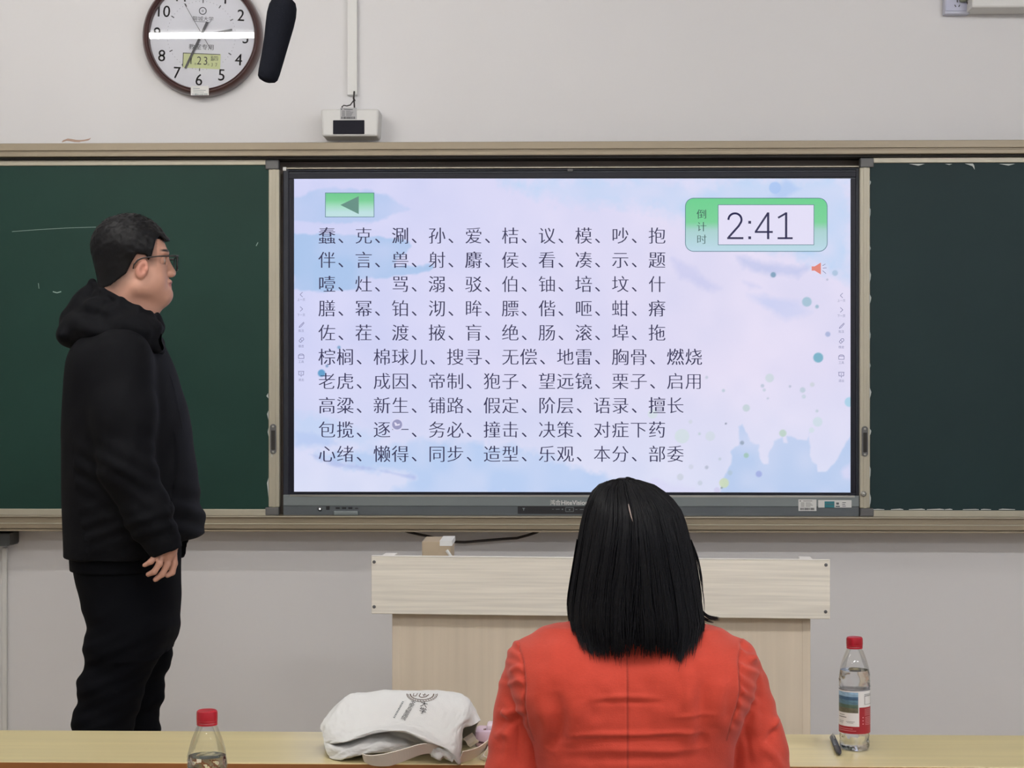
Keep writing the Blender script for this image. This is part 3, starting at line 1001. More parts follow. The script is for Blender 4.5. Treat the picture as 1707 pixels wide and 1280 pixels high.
DOTS = [(1289, 458, 4.5, (120, 155, 182)), (1392, 455, 4.8, (168, 192, 218)), (1345, 503, 8, (158, 190, 208)), (1362, 511, 3, (150, 180, 200)), (1380, 557, 4.3, (165, 176, 214)), (1364, 596, 8.3, (112, 172, 194)), (1379, 466, 1.6, (170, 176, 200)),
        (1283, 630, 7.2, (203, 214, 222)), (1271, 643, 3, (186, 196, 214)), (1274, 650, 2.6, (196, 205, 220)), (1338, 650, 4.6, (188, 202, 216)), (1340, 661, 3.4, (196, 208, 222)), (1354, 641, 3.8, (202, 208, 218)), (1317, 644, 2, (180, 186, 206)), (1416, 670, 8, (165, 206, 228)),
        (1244, 680, 6, (194, 208, 214)), (1280, 664, 1.8, (190, 196, 214)), (1206, 651, 2.6, (186, 200, 214)), (1178, 629, 2.4, (190, 198, 214)), (1363, 703, 8, (204, 218, 228)), (1353, 717, 4.4, (208, 220, 230)), (1362, 685, 2.4, (190, 202, 214)), (1305, 722, 6, (186, 208, 196)),
        (1184, 727, 8, (208, 216, 228)), (1151, 703, 3.2, (206, 212, 226)), (1166, 723, 2.2, (190, 204, 214)), (1210, 706, 1.5, (120, 130, 150)), (1237, 738, 3.4, (150, 165, 185)), (1244, 759, 4.2, (160, 196, 184)), (1207, 805, 8, (202, 216, 184)), (1203, 813, 1.5, (120, 140, 140)), (1265, 790, 5.2, (160, 172, 224)),
        (1134, 795, 5.5, (202, 208, 222)), (1152, 778, 4, (206, 210, 228)), (1178, 779, 3, (180, 186, 206)), (1217, 788, 4, (176, 196, 216)), (1167, 805, 4, (198, 206, 222)), (1200, 765, 2.4, (190, 200, 216)), (1195, 817, 5, (206, 204, 234)),
        (536, 622, 6.2, (84, 150, 196)), (565, 579, 2.8, (120, 160, 200)), (545, 610, 2.4, (120, 150, 190)), (1292, 313, 10, (166, 194, 238)), (1137, 727, 12, (208, 220, 226)), (1088, 690, 8, (210, 220, 228))]
for x, y, rd, c in DOTS:
    a = np.clip(0.5 - (np.hypot(PXG - x, PYG - y) - rd) / 1.6, 0, 1)[..., None] * 0.9
    img = img + (np.array(c, float) - img) * a
V = PX(PXG.ravel(), PYG.ravel(), np.full(PXG.size, SY))
idx = np.arange(NX * NZ).reshape(NX, NZ)
F = np.stack([idx[:-1, 1:], idx[1:, 1:], idx[1:, :-1], idx[:-1, :-1]], -1).reshape(-1, 4)
M_screen = emit_mat('lit_screen', None, 1.0)
screen = mesh('screen', V, F, M_screen, r, col=CN(img.reshape(-1, 3)))


def vc_panel(name, polyV, polyF, cols, Y, parent):
    V = PX(polyV[:, 0], polyV[:, 1], np.full(len(polyV), Y))
    return mesh(name, V, polyF, M_screen, parent, col=CN(np.array(cols)))


def grad_round(x0, y0, x1, y1, rad, stops):
    """rounded rectangle cut in horizontal rows, colour by height"""
    ys = np.linspace(y0, y1, 30); Vv = []; Fv = []; Cv = []
    for y in ys:
        q = 0
        if y < y0 + rad: q = rad - math.sqrt(max(rad ** 2 - (y0 + rad - y) ** 2, 0))
        if y > y1 - rad: q = rad - math.sqrt(max(rad ** 2 - (y - y1 + rad) ** 2, 0))
        t = (y - y0) / (y1 - y0)
        c = [np.interp(t, [s[0] for s in stops], [s[1][k] for s in stops]) for k in range(3)]
        Vv += [(x0 + q, y), (x1 - q, y)]; Cv += [c, c]
    for i in range(len(ys) - 1): Fv.append((2 * i + 2, 2 * i + 3, 2 * i + 1, 2 * i))
    return np.array(Vv, float), Fv, Cv


Y1, Y2, Y3 = SY - 0.0006, SY - 0.0010, SY - 0.0014
M_txt = emit_mat('screen_text', C(48, 46, 82), 1.0)
M_icon = emit_mat('screen_icon', C(120, 120, 160), 1.0)
M_sicon = emit_mat('screen_small_text', C(128, 130, 168), 1.0)
M_line = emit_mat('screen_outline', C(84, 124, 140), 1.0)
M_whitebox = emit_mat('screen_white', C(224, 220, 243), 1.0)
GS = [(0, (104, 196, 138)), (0.3, (116, 204, 146)), (0.55, (160, 216, 190)), (0.8, (186, 220, 222)), (1, (190, 222, 224))]
a, f, c = grad_round(542.5, 321.8, 623.3, 361.3, 0.01, GS)
bt = vc_panel('back_button', a, f, c, Y1, screen)
it = []
for q in (((542, 321.5), (624, 321.5)), ((542, 361.5), (624, 361.5)), ((542.4, 321), (542.4, 362)), ((623.5, 321), (623.5, 362))): it.append(line2(q, 1.0))
flat(it, Y2).build('button_outline', M_line, screen)
flat([poly2([(567.5, 341.6), (598, 327), (598, 356.8)])], Y2).build('button_arrow', emit_mat('screen_arrow', C(96, 140, 128), 1.0), screen)
GS2 = [(0, (104, 204, 140)), (0.45, (118, 206, 150)), (0.6, (166, 206, 204)), (1, (186, 214, 230))]
a, f, c = grad_round(1142.5, 330.2, 1379, 419, 14, GS2)
vc_panel('countdown_box', a, f, c, Y1, screen)
it = []
rad = 14; bx0, by0, bx1, by1 = 1142.5, 330.2, 1379, 419
pts = []
for (cx, cy, a0) in ((bx1 - rad, by0 + rad, -90), (bx1 - rad, by1 - rad, 0), (bx0 + rad, by1 - rad, 90), (bx0 + rad, by0 + rad, 180)):
    for k in range(9):
        t = math.radians(a0 + k * 90 / 8); pts.append((cx + rad * math.cos(t), cy + rad * math.sin(t)))
pts.append(pts[0])
it.append(line2(pts, 1.1))
for q in (((1197, 341.3), (1357, 341.3)), ((1197, 408), (1357, 408)), ((1197.2, 341), (1197.2, 408.4)), ((1356.8, 341), (1356.8, 408.4))): it.append(line2(q, 1.0))
flat(it, Y2 - 0.0003).build('countdown_outline', M_line, screen)
flat([rect2(1197, 341.5, 1357, 408)], Y2).build('countdown_window', M_whitebox, screen)
BOLD = (-0.013, 0.0, 0.013)


def stroke(pts, w):
    """a pen stroke with round joints"""
    Vs, Fs = line2(pts, w)
    out = [(Vs, Fs)] + [disc2(x, y, w / 2, 12) for x, y in pts[1:-1]]
    b_ = 0; VV = []; FF = []
    for v_, f_ in out:
        VV.append(v_); FF += [tuple(i + b_ for i in q) for q in f_]; b_ += len(v_)
    return np.concatenate(VV), FF


it = []
arc = [(1214.2, 366.5)] + [(1225.2 + 10.9 * math.cos(math.radians(t)), 366.2 - 10.6 * math.sin(math.radians(t))) for t in range(170, -31, -12)] + [(1231.5, 376.5), (1223.5, 385.5), (1214.5, 395.6)]
it.append(stroke(arc, 3.4)); it.append(rect2(1212.2, 395.2, 1239.2, 398.6))
it += [rect2(1247.4, 368.2, 1252.0, 372.8), rect2(1247.4, 394.0, 1252.0, 398.6)]
it.append(stroke([(1280.2, 355), (1259.6, 386.4)], 3.3)); it.append(rect2(1258.2, 385.0, 1288.2, 388.2)); it.append(rect2(1278.6, 354, 1282.4, 398.6))
it.append(stroke([(1297.0, 363.0), (1310.4, 355.4)], 3.2)); it.append(rect2(1308.6, 354, 1312.4, 398.6)); it.append(rect2(1296.2, 395.4, 1321.4, 398.6))
flat(it, Y3).build('countdown_text', M_txt, screen)
it = []
for ch, cy in (('倒', 357), ('计', 378), ('时', 399)): V, F = tidy(ch, 1161.0, cy + 6.4, 17.4); it.append((V, F))
flat(it, Y3).build('countdown_lettering', emit_mat('screen_caption', C(52, 84, 80), 1.0), screen)
ROWS = ['蠢、克、涮、孙、爱、桔、议、模、吵、抱', '伴、言、兽、射、麝、侯、看、凑、示、题', '噎、灶、骂、溺、驳、伯、铀、培、坟、什', '膳、幂、铂、沏、眸、膘、偕、咂、蚶、瘠', '佐、茬、渡、掖、肓、绝、肠、滚、埠、拖',
        '棕榈、棉球儿、搜寻、无偿、地雷、胸骨、燃烧', '老虎、成因、帝制、狍子、望远镜、栗子、启用', '高粱、新生、铺路、假定、阶层、语录、擅长', '包揽、逐一、务必、撞击、决策、对症下药', '心绪、懒得、同步、造型、乐观、本分、部委']
for k, s in enumerate(ROWS):
    it = []
    cy = 393.0 + k * (756.8 - 393.0) / 9
    x = 530.0
    for ch in s:
        if ch == '、':
            it.append(tidy(ch, x + 1.5, cy + 11.0, 30.5))
        else:
            it.append(tidy(ch, x, cy + 11.0, 30.5 * 0.985))
        x += 30.57
    flat(it, Y3).build('text_row', M_txt, screen)
# side tool bars (both edges)
it = []; ts = []
for bx in (502.0, 1402.5):
    o = 0 if bx < 900 else 1.5
    it.append(line2([(bx + 2.4, 487 + o), (bx - 1.8, 491 + o), (bx + 2.4, 495 + o)], 0.9))
    ts.append(text2d('上一页', bx, 499.5 + o, 5.0, 0, 0.9, (0,), True))
    it.append(line2([(bx - 1.8, 511 + o), (bx + 2.6, 515 + o), (bx - 1.8, 519 + o)], 0.9))
    ts.append(text2d('下一页', bx, 525 + o, 5.0, 0, 0.9, (0,), True))
    it.append(line2([(bx + 4.6, 536.6 + o), (bx - 2, 543 + o), (bx - 3.6, 545.8 + o), (bx - 0.4, 544.6 + o), (bx + 5.2, 538 + o)], 0.9))
    ts.append(text2d('批注', bx, 551 + o, 5.0, 0, 0.95, (0,), True))
    it.append(line2([(bx + 0.4, 563 + o), (bx - 3.6, 568 + o), (bx - 1, 571 + o), (bx + 4.4, 566 + o), (bx + 3.6, 563 + o), (bx + 0.4, 563 + o)], 0.9))
    it.append(line2([(bx - 1.2, 565 + o), (bx + 1.4, 568.4 + o)], 0.8))
    ts.append(text2d('橡皮', bx, 577 + o, 5.0, 0, 0.95, (0,), True))
    it.append(line2([(bx - 4.4, 592 + o), (bx - 2, 590 + o), (bx + 2.4, 590 + o), (bx + 4.6, 592 + o), (bx + 4.6, 597.5 + o), (bx - 4.4, 597.5 + o), (bx - 4.4, 592 + o), (bx + 4.6, 592 + o)], 0.9))
    ts.append(text2d('工具', bx, 603 + o, 5.0, 0, 0.95, (0,), True))
    it.append(line2([(bx - 5, 619 + o), (bx + 5, 619 + o)], 0.9)); it.append(line2([(bx - 4, 619 + o), (bx - 4, 625 + o), (bx + 4, 625 + o), (bx + 4, 619 + o)], 0.9)); it.append(line2([(bx, 625 + o), (bx, 628 + o)], 0.9)); it.append(disc2(bx, 622 + o, 0.9, 8))
    ts.append(text2d('退出', bx, 633 + o, 5.0, 0, 0.95, (0,), True))
for q_ in it: flat([q_], Y3).build('toolbar_icon', M_icon, screen)
flat(ts, Y3).build('toolbar_text', M_sicon, screen)
it = [poly2([(1353, 444), (1358, 444), (1368.5, 437.5), (1368.5, 457.5), (1358, 451), (1353, 451)])]
flat(it, Y2).build('speaker_icon', emit_mat('screen_coral', C(222, 132, 118), 1.0), screen)
flat([line2([(1371, 443), (1376, 440)], 0.9), line2([(1371.5, 447), (1378, 446.4)], 0.9), line2([(1371, 451), (1377, 456)], 0.9)], Y2).build('sound_wave_icon', M_icon, screen)
flat([disc2(662, 707.5, 10.8, 30)], Y3 - 0.0003).build('floating_button_halo', emit_mat('screen_halo', C(206, 208, 238), 1.0), screen)
flat([disc2(662, 707.5, 8.2, 30)], Y3 - 0.0005).build('floating_button', emit_mat('screen_button', C(150, 150, 188), 1.0), screen)
flat([ring2(662, 707.5, 9.6, 10.4, 30), poly2([(657, 704), (660, 704), (662, 707), (667, 706), (666, 709), (659, 710)])], Y3 - 0.0007).build('floating_button_glyph', M_whitebox, screen)

# ---------------------------------------------------------------- wall clock
CKX, CKY = 335.6, 59.0
Yc = 5.955
cc = P(CKX, CKY, Yc)
S = Yc / FPX
r = empty('wall_clock', (cc[0], WY, cc[2]), 'round brown rimmed wall clock with white dial and small calendar window', 'clock')
R = 101.5 * S
prof = [(R * 0.86, -0.045), (R * 0.985, -0.045), (R, -0.03), (R * 0.99, -0.01), (R * 0.965, 0.004), (R * 0.94, 0.009), (R * 0.915, 0.005), (R * 0.905, -0.002), (R * 0.885, 0.001), (R * 0.872, -0.006), (R * 0.868, -0.02)]
MB().lathe([(a, t) for a, t in prof], cc, 96, 'y', cap0=True, cap1=False).build('rim', M_rim, r, True, auto=50)
yd = Yc + 0.016
dial = MB().lathe([(R * 0.872, 0.0)], (cc[0], yd, cc[2]), 96, 'y', cap0=False, cap1=True).build('dial', M_dial, r)
yn = yd - 0.0006
rot0 = math.radians(3.0)
it = []; small = []
Sd = yn / Yc
for n in range(1, 13):
    a = math.radians(n * 30) + rot0
    rad_ = 74.0
    it.append(text2d(str(n), CKX + rad_ * math.sin(a), CKY - rad_ * math.cos(a), 27.5, 0.0, 0.95, (-0.006, 0.006), True, rot0))
flat(it, yn).build('numeral_lettering', M_num, dial)
it = []
for n in range(60):
    a = math.radians(n * 6) + rot0
    if n % 5 == 0: it.append(line2([(CKX + 54 * math.sin(a), CKY - 54 * math.cos(a)), (CKX + 59.5 * math.sin(a), CKY - 59.5 * math.cos(a))], 1.6))
    else: it.append(disc2(CKX + 57 * math.sin(a), CKY - 57 * math.cos(a), 0.5, 6))
it += [ring2(CKX + 2.4, 18.2, 5.0, 6.5, 28)]
it.append(text2d('e', CKX + 2.4, 18.2, 8, 0, 1, (0,), True, 0.2))
it.append(text2d('聊城大学', CKX + 3, 31.2, 8.4, 0, 1.05, (0,), True, 0.04))
it.append(line2([(324.5, 35.6), (350, 37.2)], 0.7))
it.append(text2d('教室专用', CKX - 0.2, 78.2, 10.2, 0, 1.05, (0,), True, 0.03))
flat(it, yn).build('dial_print', M_num, dial)


def rotpts(p, ang, c):
    p = np.array(p, float); x = p[:, 0] - c[0]; y = p[:, 1] - c[1]
    return np.stack([c[0] + x * math.cos(ang) - y * math.sin(ang), c[1] + x * math.sin(ang) + y * math.cos(ang)], 1)


lc = (335.5, 101.5)
lcd = [(304.5, 89.0), (367.5, 89.0), (367.5, 114.0), (304.5, 114.0)]
q = rotpts(lcd, 0.045, lc)
a = PX(q[:, 0], q[:, 1], np.full(4, yn))
ld = MB().add(a, [(3, 2, 1, 0)]).build('calendar_window', M_lcd, r)
q2 = rotpts([(305, 89), (366.5, 89), (366.5, 90.2), (305, 90.2)], 0.045, lc); q3 = rotpts([(304.5, 89), (305.6, 89), (305.6, 112.5), (304.5, 112.5)], 0.045, lc)
it = [(q2[::-1], [(0, 1, 2, 3)]), (q3[::-1], [(0, 1, 2, 3)])]
for s, x, y, em, sxx in (('1', 318.5, 100.5, 19, .9), ('2', 332.0, 100.8, 19.5, .86), ('3', 342.6, 101.4, 19.5, .86), ('四', 359.8, 97.6, 8.5, 1), ('星', 353.2, 95.4, 4.6, 1), ('期', 353.4, 99.8, 4.6, 1), ('3', 353.5, 107.8, 8, .8), ('7', 360.5, 108.2, 8, .8), ('月', 325.4, 106.6, 4, 1), ('日', 347.4, 107.6, 4, 1)):
    p, f = text2d(s, x, y, em, -0.004, sxx, (0,), True, 0.05); it.append((p, f))
flat(it, yn - 0.0006).build('calendar_text', M_ink, ld)


def hand(name, pts, w0, w1, dy, sec=False):
    (ax, ay), (bx, by) = pts
    d = np.array((bx - ax, by - ay)); L = np.hypot(*d); d = d / L; n = np.array((-d[1], d[0]))
    A = np.array((ax, ay)); B = np.array((bx, by))
    poly = [A - n * w0 / 2, B - n * w1 / 2, B + n * w1 / 2, A + n * w0 / 2]
    y = yd - dy
    m = MB(); pl = [(P(p[0], p[1], y)[0], P(p[0], p[1], y)[2]) for p in poly]
    m.prism(pl, y, y + 0.0008)
    return m.build(name, M_hand, r)


hand('hour_hand', ((319.5, 61.6), (387, 49.6)), 4.2, 3.4, 0.004)
hand('minute_hand', ((345.8, 36.5), (308.6, 113.8)), 4.6, 3.2, 0.006)
hand('second_hand', ((350.8, 81.5), (306.6, 5.0)), 0.9, 0.6, 0.008)
MB().lathe([(0.006, 0), (0.006, 0.009), (0.003, 0.0095)], (cc[0], yd, cc[2]), 16, 'y').build('centre_pin', M_hand, r, True, auto=40)
MB().lathe([(R * 0.87, 0.0)], (cc[0], Yc + 0.003, cc[2]), 64, 'y', cap0=False, cap1=True).build('glass', M_glass, r)
a = P(319, 159.5, Yc); b = P(349, 144, Yc)
m = MB().box((a[0], Yc - 0.0095, a[2]), (b[0], Yc - 0.0085, b[2]))
stt = m.build('sticker', M_offwhite, r)
it = [line2([(322, 147.2), (333, 147.4)], 0.8), line2([(322, 150), (343, 150.6)], 0.8), line2([(322, 153), (340, 153.4)], 0.8)]
rr = random.Random(8); x = 321
while x < 346:
    wd = rr.uniform(.5, 1.6); it.append(rect2(x, 155.6, x + wd, 158.6)); x += wd + rr.uniform(.4, 1)
flat(it, Yc - 0.0099).build('sticker_print', M_chin, stt)

# ---------------------------------------------------------------- hanging microphone
MY = 4.9
top = P(474, -3, MY); bot = P(444.5, 137, MY)
axd = top - bot; L = np.linalg.norm(axd); axd /= L
r = empty('hanging_microphone', bot, 'black foam covered microphone hanging beside the wall clock', 'microphone')
sc = MY / FPX
ts = np.array([0, .02, .05, .12, .3, .5, .68, .8, .9, .96, 1.0])
rs = np.array([0.3, .74, .93, 1.0, 1.07, 1.17, 1.3, 1.35, 1.28, 1.1, .72]) * 18.2 * sc
# slightly bent axis: the right side bulges near the top
pts = np.array([bot + axd * L * t + np.array((math.sin(t * math.pi) * 2.0 * sc, 0, 0)) for t in ts])
MB().tube(pts, rs, 28).build('windscreen', M_foam, r, True)
MB().tube([top - axd * 0.01, top + axd * 0.012, top + axd * 0.05], [10.5 * sc, 11.5 * sc, 9 * sc], 20).build('collar', M_black, r, True, auto=40)
e = top + axd * 0.05
MB().tube([e - axd * 0.02, e + axd * 0.08, (e + axd * 0.14) + np.array((0.0, 0, 0.05)), np.array((e[0] + 0.05, MY, e[2] + 0.3)), np.array((e[0] + 0.05, MY, CEIL))], 0.006, 10).build('support_rod', M_black, r, True)

# ---------------------------------------------------------------- wall fittings
YT = 5.978
m = MB(); a = P(578.5, 158, YT); b = P(595.2, -70, YT)
m.box((a[0], YT, a[2]), (b[0], WY, CEIL), 0.002)
ct = props(m.build('cable_trunking', M_white_pl), 'white vertical cable trunking above the small white wall box', 'trunking')
YS = 5.90
r = empty('wall_sensor_box', (P(584, 0, WY)[0], WY, P(0, 235, WY)[2]), 'small white wall box with a dark front window, above the display', 'sensor box')
m = MB()
fr = [(534.5, 181.5), (632, 181), (629.5, 227), (536.5, 227.5)]
bk = [(545, 188), (641, 187.5), (639, 235.5), (546.5, 236)]
Vf = [P(x, y, YS) for x, y in fr]
zt, zb = Vf[0][2], Vf[2][2]
import bmesh
bm = bmesh.new()
vs = [bm.verts.new(v) for v in ((Vf[0][0], YS, zt), (Vf[1][0], YS, zt), (Vf[2][0], YS, zb), (Vf[3][0], YS, zb))] + [bm.verts.new(v) for v in ((Vf[0][0] + 0.0, WY - .001, zt), (Vf[1][0] + 0.0, WY - .001, zt), (Vf[2][0] + 0.0, WY - .001, zb), (Vf[3][0], WY - .001, zb))]
for f in ((3, 2, 1, 0), (4, 5, 6, 7), (0, 1, 5, 4), (1, 2, 6, 5), (2, 3, 7, 6), (3, 0, 4, 7)): bm.faces.new([vs[i] for i in f])
ed = [e for e in bm.edges if abs(e.verts[0].co.y - YS) < 1e-4 or abs(e.verts[1].co.y - YS) < 1e-4]
bmesh.ops.bevel(bm, geom=ed, offset=0.008, segments=3, profile=0.5, affect='EDGES')
bm.normal_update(); bm.verts.index_update()
MBx = MB().add([tuple(v.co) for v in bm.verts], [tuple(v.index for v in f.verts) for f in bm.faces]); bm.free()
MBx.build('housing', M_white_pl, r)
wbox(555, 200, 607.5, 223.6, YS - 0.002, YS + 0.004, 0.0018, None).build('dark_window', mat('navy_window', C(14, 14, 28), 0.5, spec=0.15), r)
m = MB(); wbox(567, 179.5, 594.5, 199.0, YS - 0.0012, YS - 0.0004, 0, m)
st = m.build('sticker', mat('grey_sticker', C(176, 176, 178), 0.7), r)
it = [disc2(569.5, 182, 1, 8), line2([(573, 182), (588, 182.8)], 1.0)]
for k in range(5): it += [line2([(570, 185 + k * 1.9), (575, 185 + k * 1.9)], 0.6), line2([(577, 185 + k * 1.9), (584 + (k * 5) % 6, 185 + k * 1.9)], 0.6)]
rr = random.Random(9); x = 569
while x < 592:
    wd = rr.uniform(.5, 1.6); it.append(rect2(x, 194.4, x + wd, 198.2)); x += wd + rr.uniform(.4, 1)
flat(it, YS - 0.0018).build('sticker_print', M_ink, st)
Yw = 5.975
m = MB()
m.tube([P(590.5, 152, Yw), P(590, 160, Yw), P(589.6, 166, Yw), P(590.5, 172, 5.95), P(591, 183, 5.93)], 0.0026, 8)
m.tube([P(589.2, 163, Yw), P(590.6, 167, Yw - .004), P(588.8, 170, Yw - .002), P(591.4, 168, Yw - 0.004), P(590, 164.6, Yw - .005)], 0.003, 8)
m.tube([P(589, 168, Yw), P(584, 175, 5.95), P(578, 176.5, 5.93), P(573, 175.5, 5.92), P(570, 178, 5.91), P(571, 182, 5.91)], 0.002, 8)
props(m.build('sensor_cable', M_cable, smooth=True), 'short dark knotted cable between the white trunking and the wall box', 'cable')

r = empty('wall_socket', (P(1596, 0, WY)[0], WY, P(0, 24, WY)[2]), 'grey white power socket high on the wall, beside the white wall speaker', 'socket')
Yo = 5.965
m = MB(); a = P(1574.5, 23.5, Yo); b = P(1616.5, -26, Yo); m.box((a[0], Yo, a[2]), (b[0], WY, b[2]), 0.004)
mk = m.build('socket_box', mat('grey_socket', C(188, 190, 206), 0.45), r)
m = MB(); a = P(1576, 18.5, Yo); b = P(1615, -22, Yo); m.box((a[0], Yo - 0.003, a[2]), (b[0], Yo + .002, b[2]), 0.001)
m.build('face_plate', mat('lilac_plate', C(176, 178, 200), 0.4), r)
flat([line2([(1591.4, 8), (1593.6, 11.5)], 1.6), line2([(1600, 8), (1598, 11.5)], 1.6), line2([(1595.8, 0), (1595.8, 4)], 1.8), line2([(1586, -8), (1586, -2)], 1.8)], Yo - 0.0034).build('socket_slot', M_ink, r)
m = MB(); a = P(1598, 5, Yo); b = P(1610, -24, Yo); m.box((a[0], Yo - 0.026, a[2]), (b[0], Yo - 0.003, b[2]), 0.006)
pl_ = props(m.build('power_plug', mat('olive_plug', C(120, 126, 108), 0.5)), 'olive grey plug pushed into the wall socket at the top right', 'plug')
m = MB(); m.tube([P(1612, 5.5, Yo - 0.012), P(1617.5, 4, Yo - 0.012), P(1618, -2, Yo - 0.014), P(1616, -20, Yo - .014), P(1616, -40, Yo - .014)], 0.0042, 10)
m.tube([P(1604, -22, Yo - 0.014), P(1608, -40, Yo - .014), P(1616, -40, Yo - .014)], 0.0042, 10)
props(m.build('plug_cord', M_cable, smooth=True), 'black cord looping from the plug beside the white wall speaker', 'cord')

Ysp = 5.885
r = empty('wall_speaker', (P(1720, 0, WY)[0], WY, P(0, 22, WY)[2]), 'white box speaker mounted on the wall at the top right corner', 'speaker')
m = MB(); a = P(1620.5, 12.5, Ysp); b = P(1860, -140, Ysp); m.box((a[0], Ysp, a[2]), (b[0], WY, b[2]), 0.006)
m.build('cabinet', M_white_pl, r)
m = MB(); a = P(1632, -8, Ysp); b = P(1850, -132, Ysp); m.box((a[0], Ysp - 0.004, a[2]), (b[0], Ysp + .002, b[2]), 0.002)
m.build('front_grille', mat('speaker_grille', C(190, 190, 190), 0.6), r)

# left of the picture: black control box under the tray, trunking below it
m = MB(); Yb = 5.90; a = P(-60, 910, Yb); b = P(19, 889.5, Yb)
bm_ = MB().prism([(a[0], b[2]), (a[0], a[2]), (P(14.5, 0, Yb)[0], a[2]), (P(16.5, 0, Yb)[0], P(0, 907, Yb)[2]), (P(16.5, 0, Yb)[0], b[2])], Yb, WY)
props(bm_.build('control_box', mat('charcoal_box', C(52, 54, 54), 0.5)), 'charcoal control box under the left end of the chalk tray', 'box')
m = MB(); a = P(2.5, 1230, 5.985); b = P(11.0, 911, 5.985); m.box((a[0], 5.985, PLAT), (b[0], WY, b[2] - 0.004), 0.003)
props(m.build('cable_trunking', M_white_pl), 'pale vertical cable trunking at the left edge under the charcoal box', 'trunking')

# torn tape scrap on the rail
m = MB(); yq = 5.93
zt = P(0, 236.0, FY)[2]
for pts, w in (([P(104, 235.5, yq), P(112, 232.8, yq), P(119, 233.6, yq), P(126, 235, yq), P(134, 235.2, yq)], 0.004), ([P(132, 235, yq), P(141, 234, yq), P(148, 232.6, yq), P(150.5, 231.0, yq)], 0.003)):
    pts = np.array(pts); pts[:, 2] = np.maximum(pts[:, 2], zt + 0.003)
    m.sweep_ribbon(pts, np.tile(np.array((0, w * 2.0, w * 1.1)), (len(pts), 1)), 0.001)
props(m.build('tape_scrap', mat('tan_tape', C(178, 150, 132), 0.7)), 'torn curl of pale tape lying on the top rail at the left', 'tape')

# sagging cable under the tray
m = MB(); ys = 5.965
pts = [P(668, 882, ys), P(680, 886.5, ys), P(700, 891, ys), P(722, 895.5, ys), P(745, 900.5, ys), P(758, 903.2, ys), P(775, 903.6, ys), P(800, 901.5, ys), P(835, 898.6, ys), P(862, 896.8, ys), P(880, 892, ys), P(895, 887, ys), P(905, 882, ys)]
m.tube(pts, 0.0044, 10)
props(m.build('black_cable', M_cable, smooth=True), 'black cable sagging below the chalk tray above the lectern', 'cable')

# ================================================================ LECTERN
PYc = 4.30                       # front face of the fascia at its centre
PROT = math.radians(-3.6)
pc = P(997, 930, PYc)


def pz(py): return 1.5 + (640 - py) / FPX * PYc / math.cos(0)


W2 = (P(1380, 0, PYc)[0] - P(615, 0, PYc)[0]) / 2 * 1.0
zt, zbf = pz(930.5), pz(1027)
C0 = (pc[0], PYc)
r = empty('lectern', (pc[0], PYc + 0.3, PLAT), 'pale ash laminate lectern on the platform in front of the display', 'lectern')


def pbox(lo, hi, bev=0.002, m=None):
    """box in lectern coordinates: x across, y back from the fascia, z world"""
    mb = m or MB()
    s = len(mb.V)
    mb.box((pc[0] + lo[0], PYc + lo[1], lo[2]), (pc[0] + hi[0], PYc + hi[1], hi[2]), bev)
    ca, sa = math.cos(PROT), math.sin(PROT)
    for i in range(s, len(mb.V)):
        x, y, z = mb.V[i]; dx, dy = x - C0[0], y - C0[1]
        mb.V[i] = (C0[0] + dx * ca - dy * sa, C0[1] + dx * sa + dy * ca, z)
    return mb


pbox((-W2, 0, zbf), (W2, 0.018, zt), 0.0015).build('front_fascia', M_pod_h, r)
m = pbox((-W2, -0.0008, zt), (W2, 0.0185, zt + 0.0016), 0)
m.build('fascia_edge', M_pod_e, r)
xl = (648 - 997.5) / FPX * PYc; xr = (1348.5 - 997.5) / FPX * PYc
pbox((xl, 0.035, PLAT + 0.002), (xr, 0.053, zbf + 0.05), 0.0015).build('front_panel', M_pod_v, r)
for a, b in ((xl, xl + 0.018), (xr - 0.018, xr)):
    pbox((a - .001, 0.034, PLAT), (b + .001, 0.62, zt - 0.11), 0.0015).build('side_panel', M_pod_v, r)
for a, b in ((-W2, -W2 + 0.018), (W2 - 0.018, W2)):
    m = pbox((a, 0.0185, zbf + .02), (b, 0.62, zt - 0.085), 0.0015)
    m.build('side_rail', M_pod_e, r)
    s_ = 1 if a < 0 else -1
    m = pbox((min(a + s_ * .022, a + s_ * .052), 0.0185, zt - .084), (max(a + s_ * .022, a + s_ * .052), 0.085, zt + 0.0012), 0.0015)
    m.build('corner_stop', M_pod_e, r)
pbox((-W2 + 0.02, 0.019, zt - 0.11), (W2 - 0.02, 0.62, zt - 0.09), 0.002).build('desktop', M_pod_h, r)
for px, py in ((620.5, 936), (620.5, 1011.5), (1372.5, 941.5), (1372, 1018.5)):
    x = (px - 997.5) / FPX * PYc
    z = pz(py + (997 - px) / 765 * 7.4)
    mb = MB().lathe([(0.0042, 0), (0.0042, 0.0012), (0.0026, 0.002)], (pc[0] + x, PYc, z), 12, 'y')
    mb.rot(C0, PROT)
    mb.build('screw_cap', M_corner, r)

zd = zt - 0.09
m = MB(); a = P(703.5, 0, 4.52)[0]; b = P(752, 0, 4.52)[0]
z1 = P(0, 900.5, 4.52)[2]
m.box((a, 4.52, zd + 0.001), (b, 4.66, z1), 0.002)
cb = props(m.build('cardboard_carton', M_card), 'beige cardboard carton standing on the lectern behind its front board', 'carton')
m = MB(); a = P(733, 0, 4.52)[0]; b = P(753.5, 0, 4.519)[0]; m.box((a, 4.5185, P(0, 908, 4.52)[2]), (b, 4.662, z1 + 0.0015), 0)
m.build('tape', M_offwhite, cb)
m = MB(); m.tube([P(744.5, 917, 4.44), P(749.5, 924, 4.44), P(790, 985, 4.44)], 0.004, 10)
q = m.V
props(m.build('white_stick', M_white_pl), 'small white stick leaning up behind the lectern front board', 'stick')

# ================================================================ DESKS
DZ = 0.75


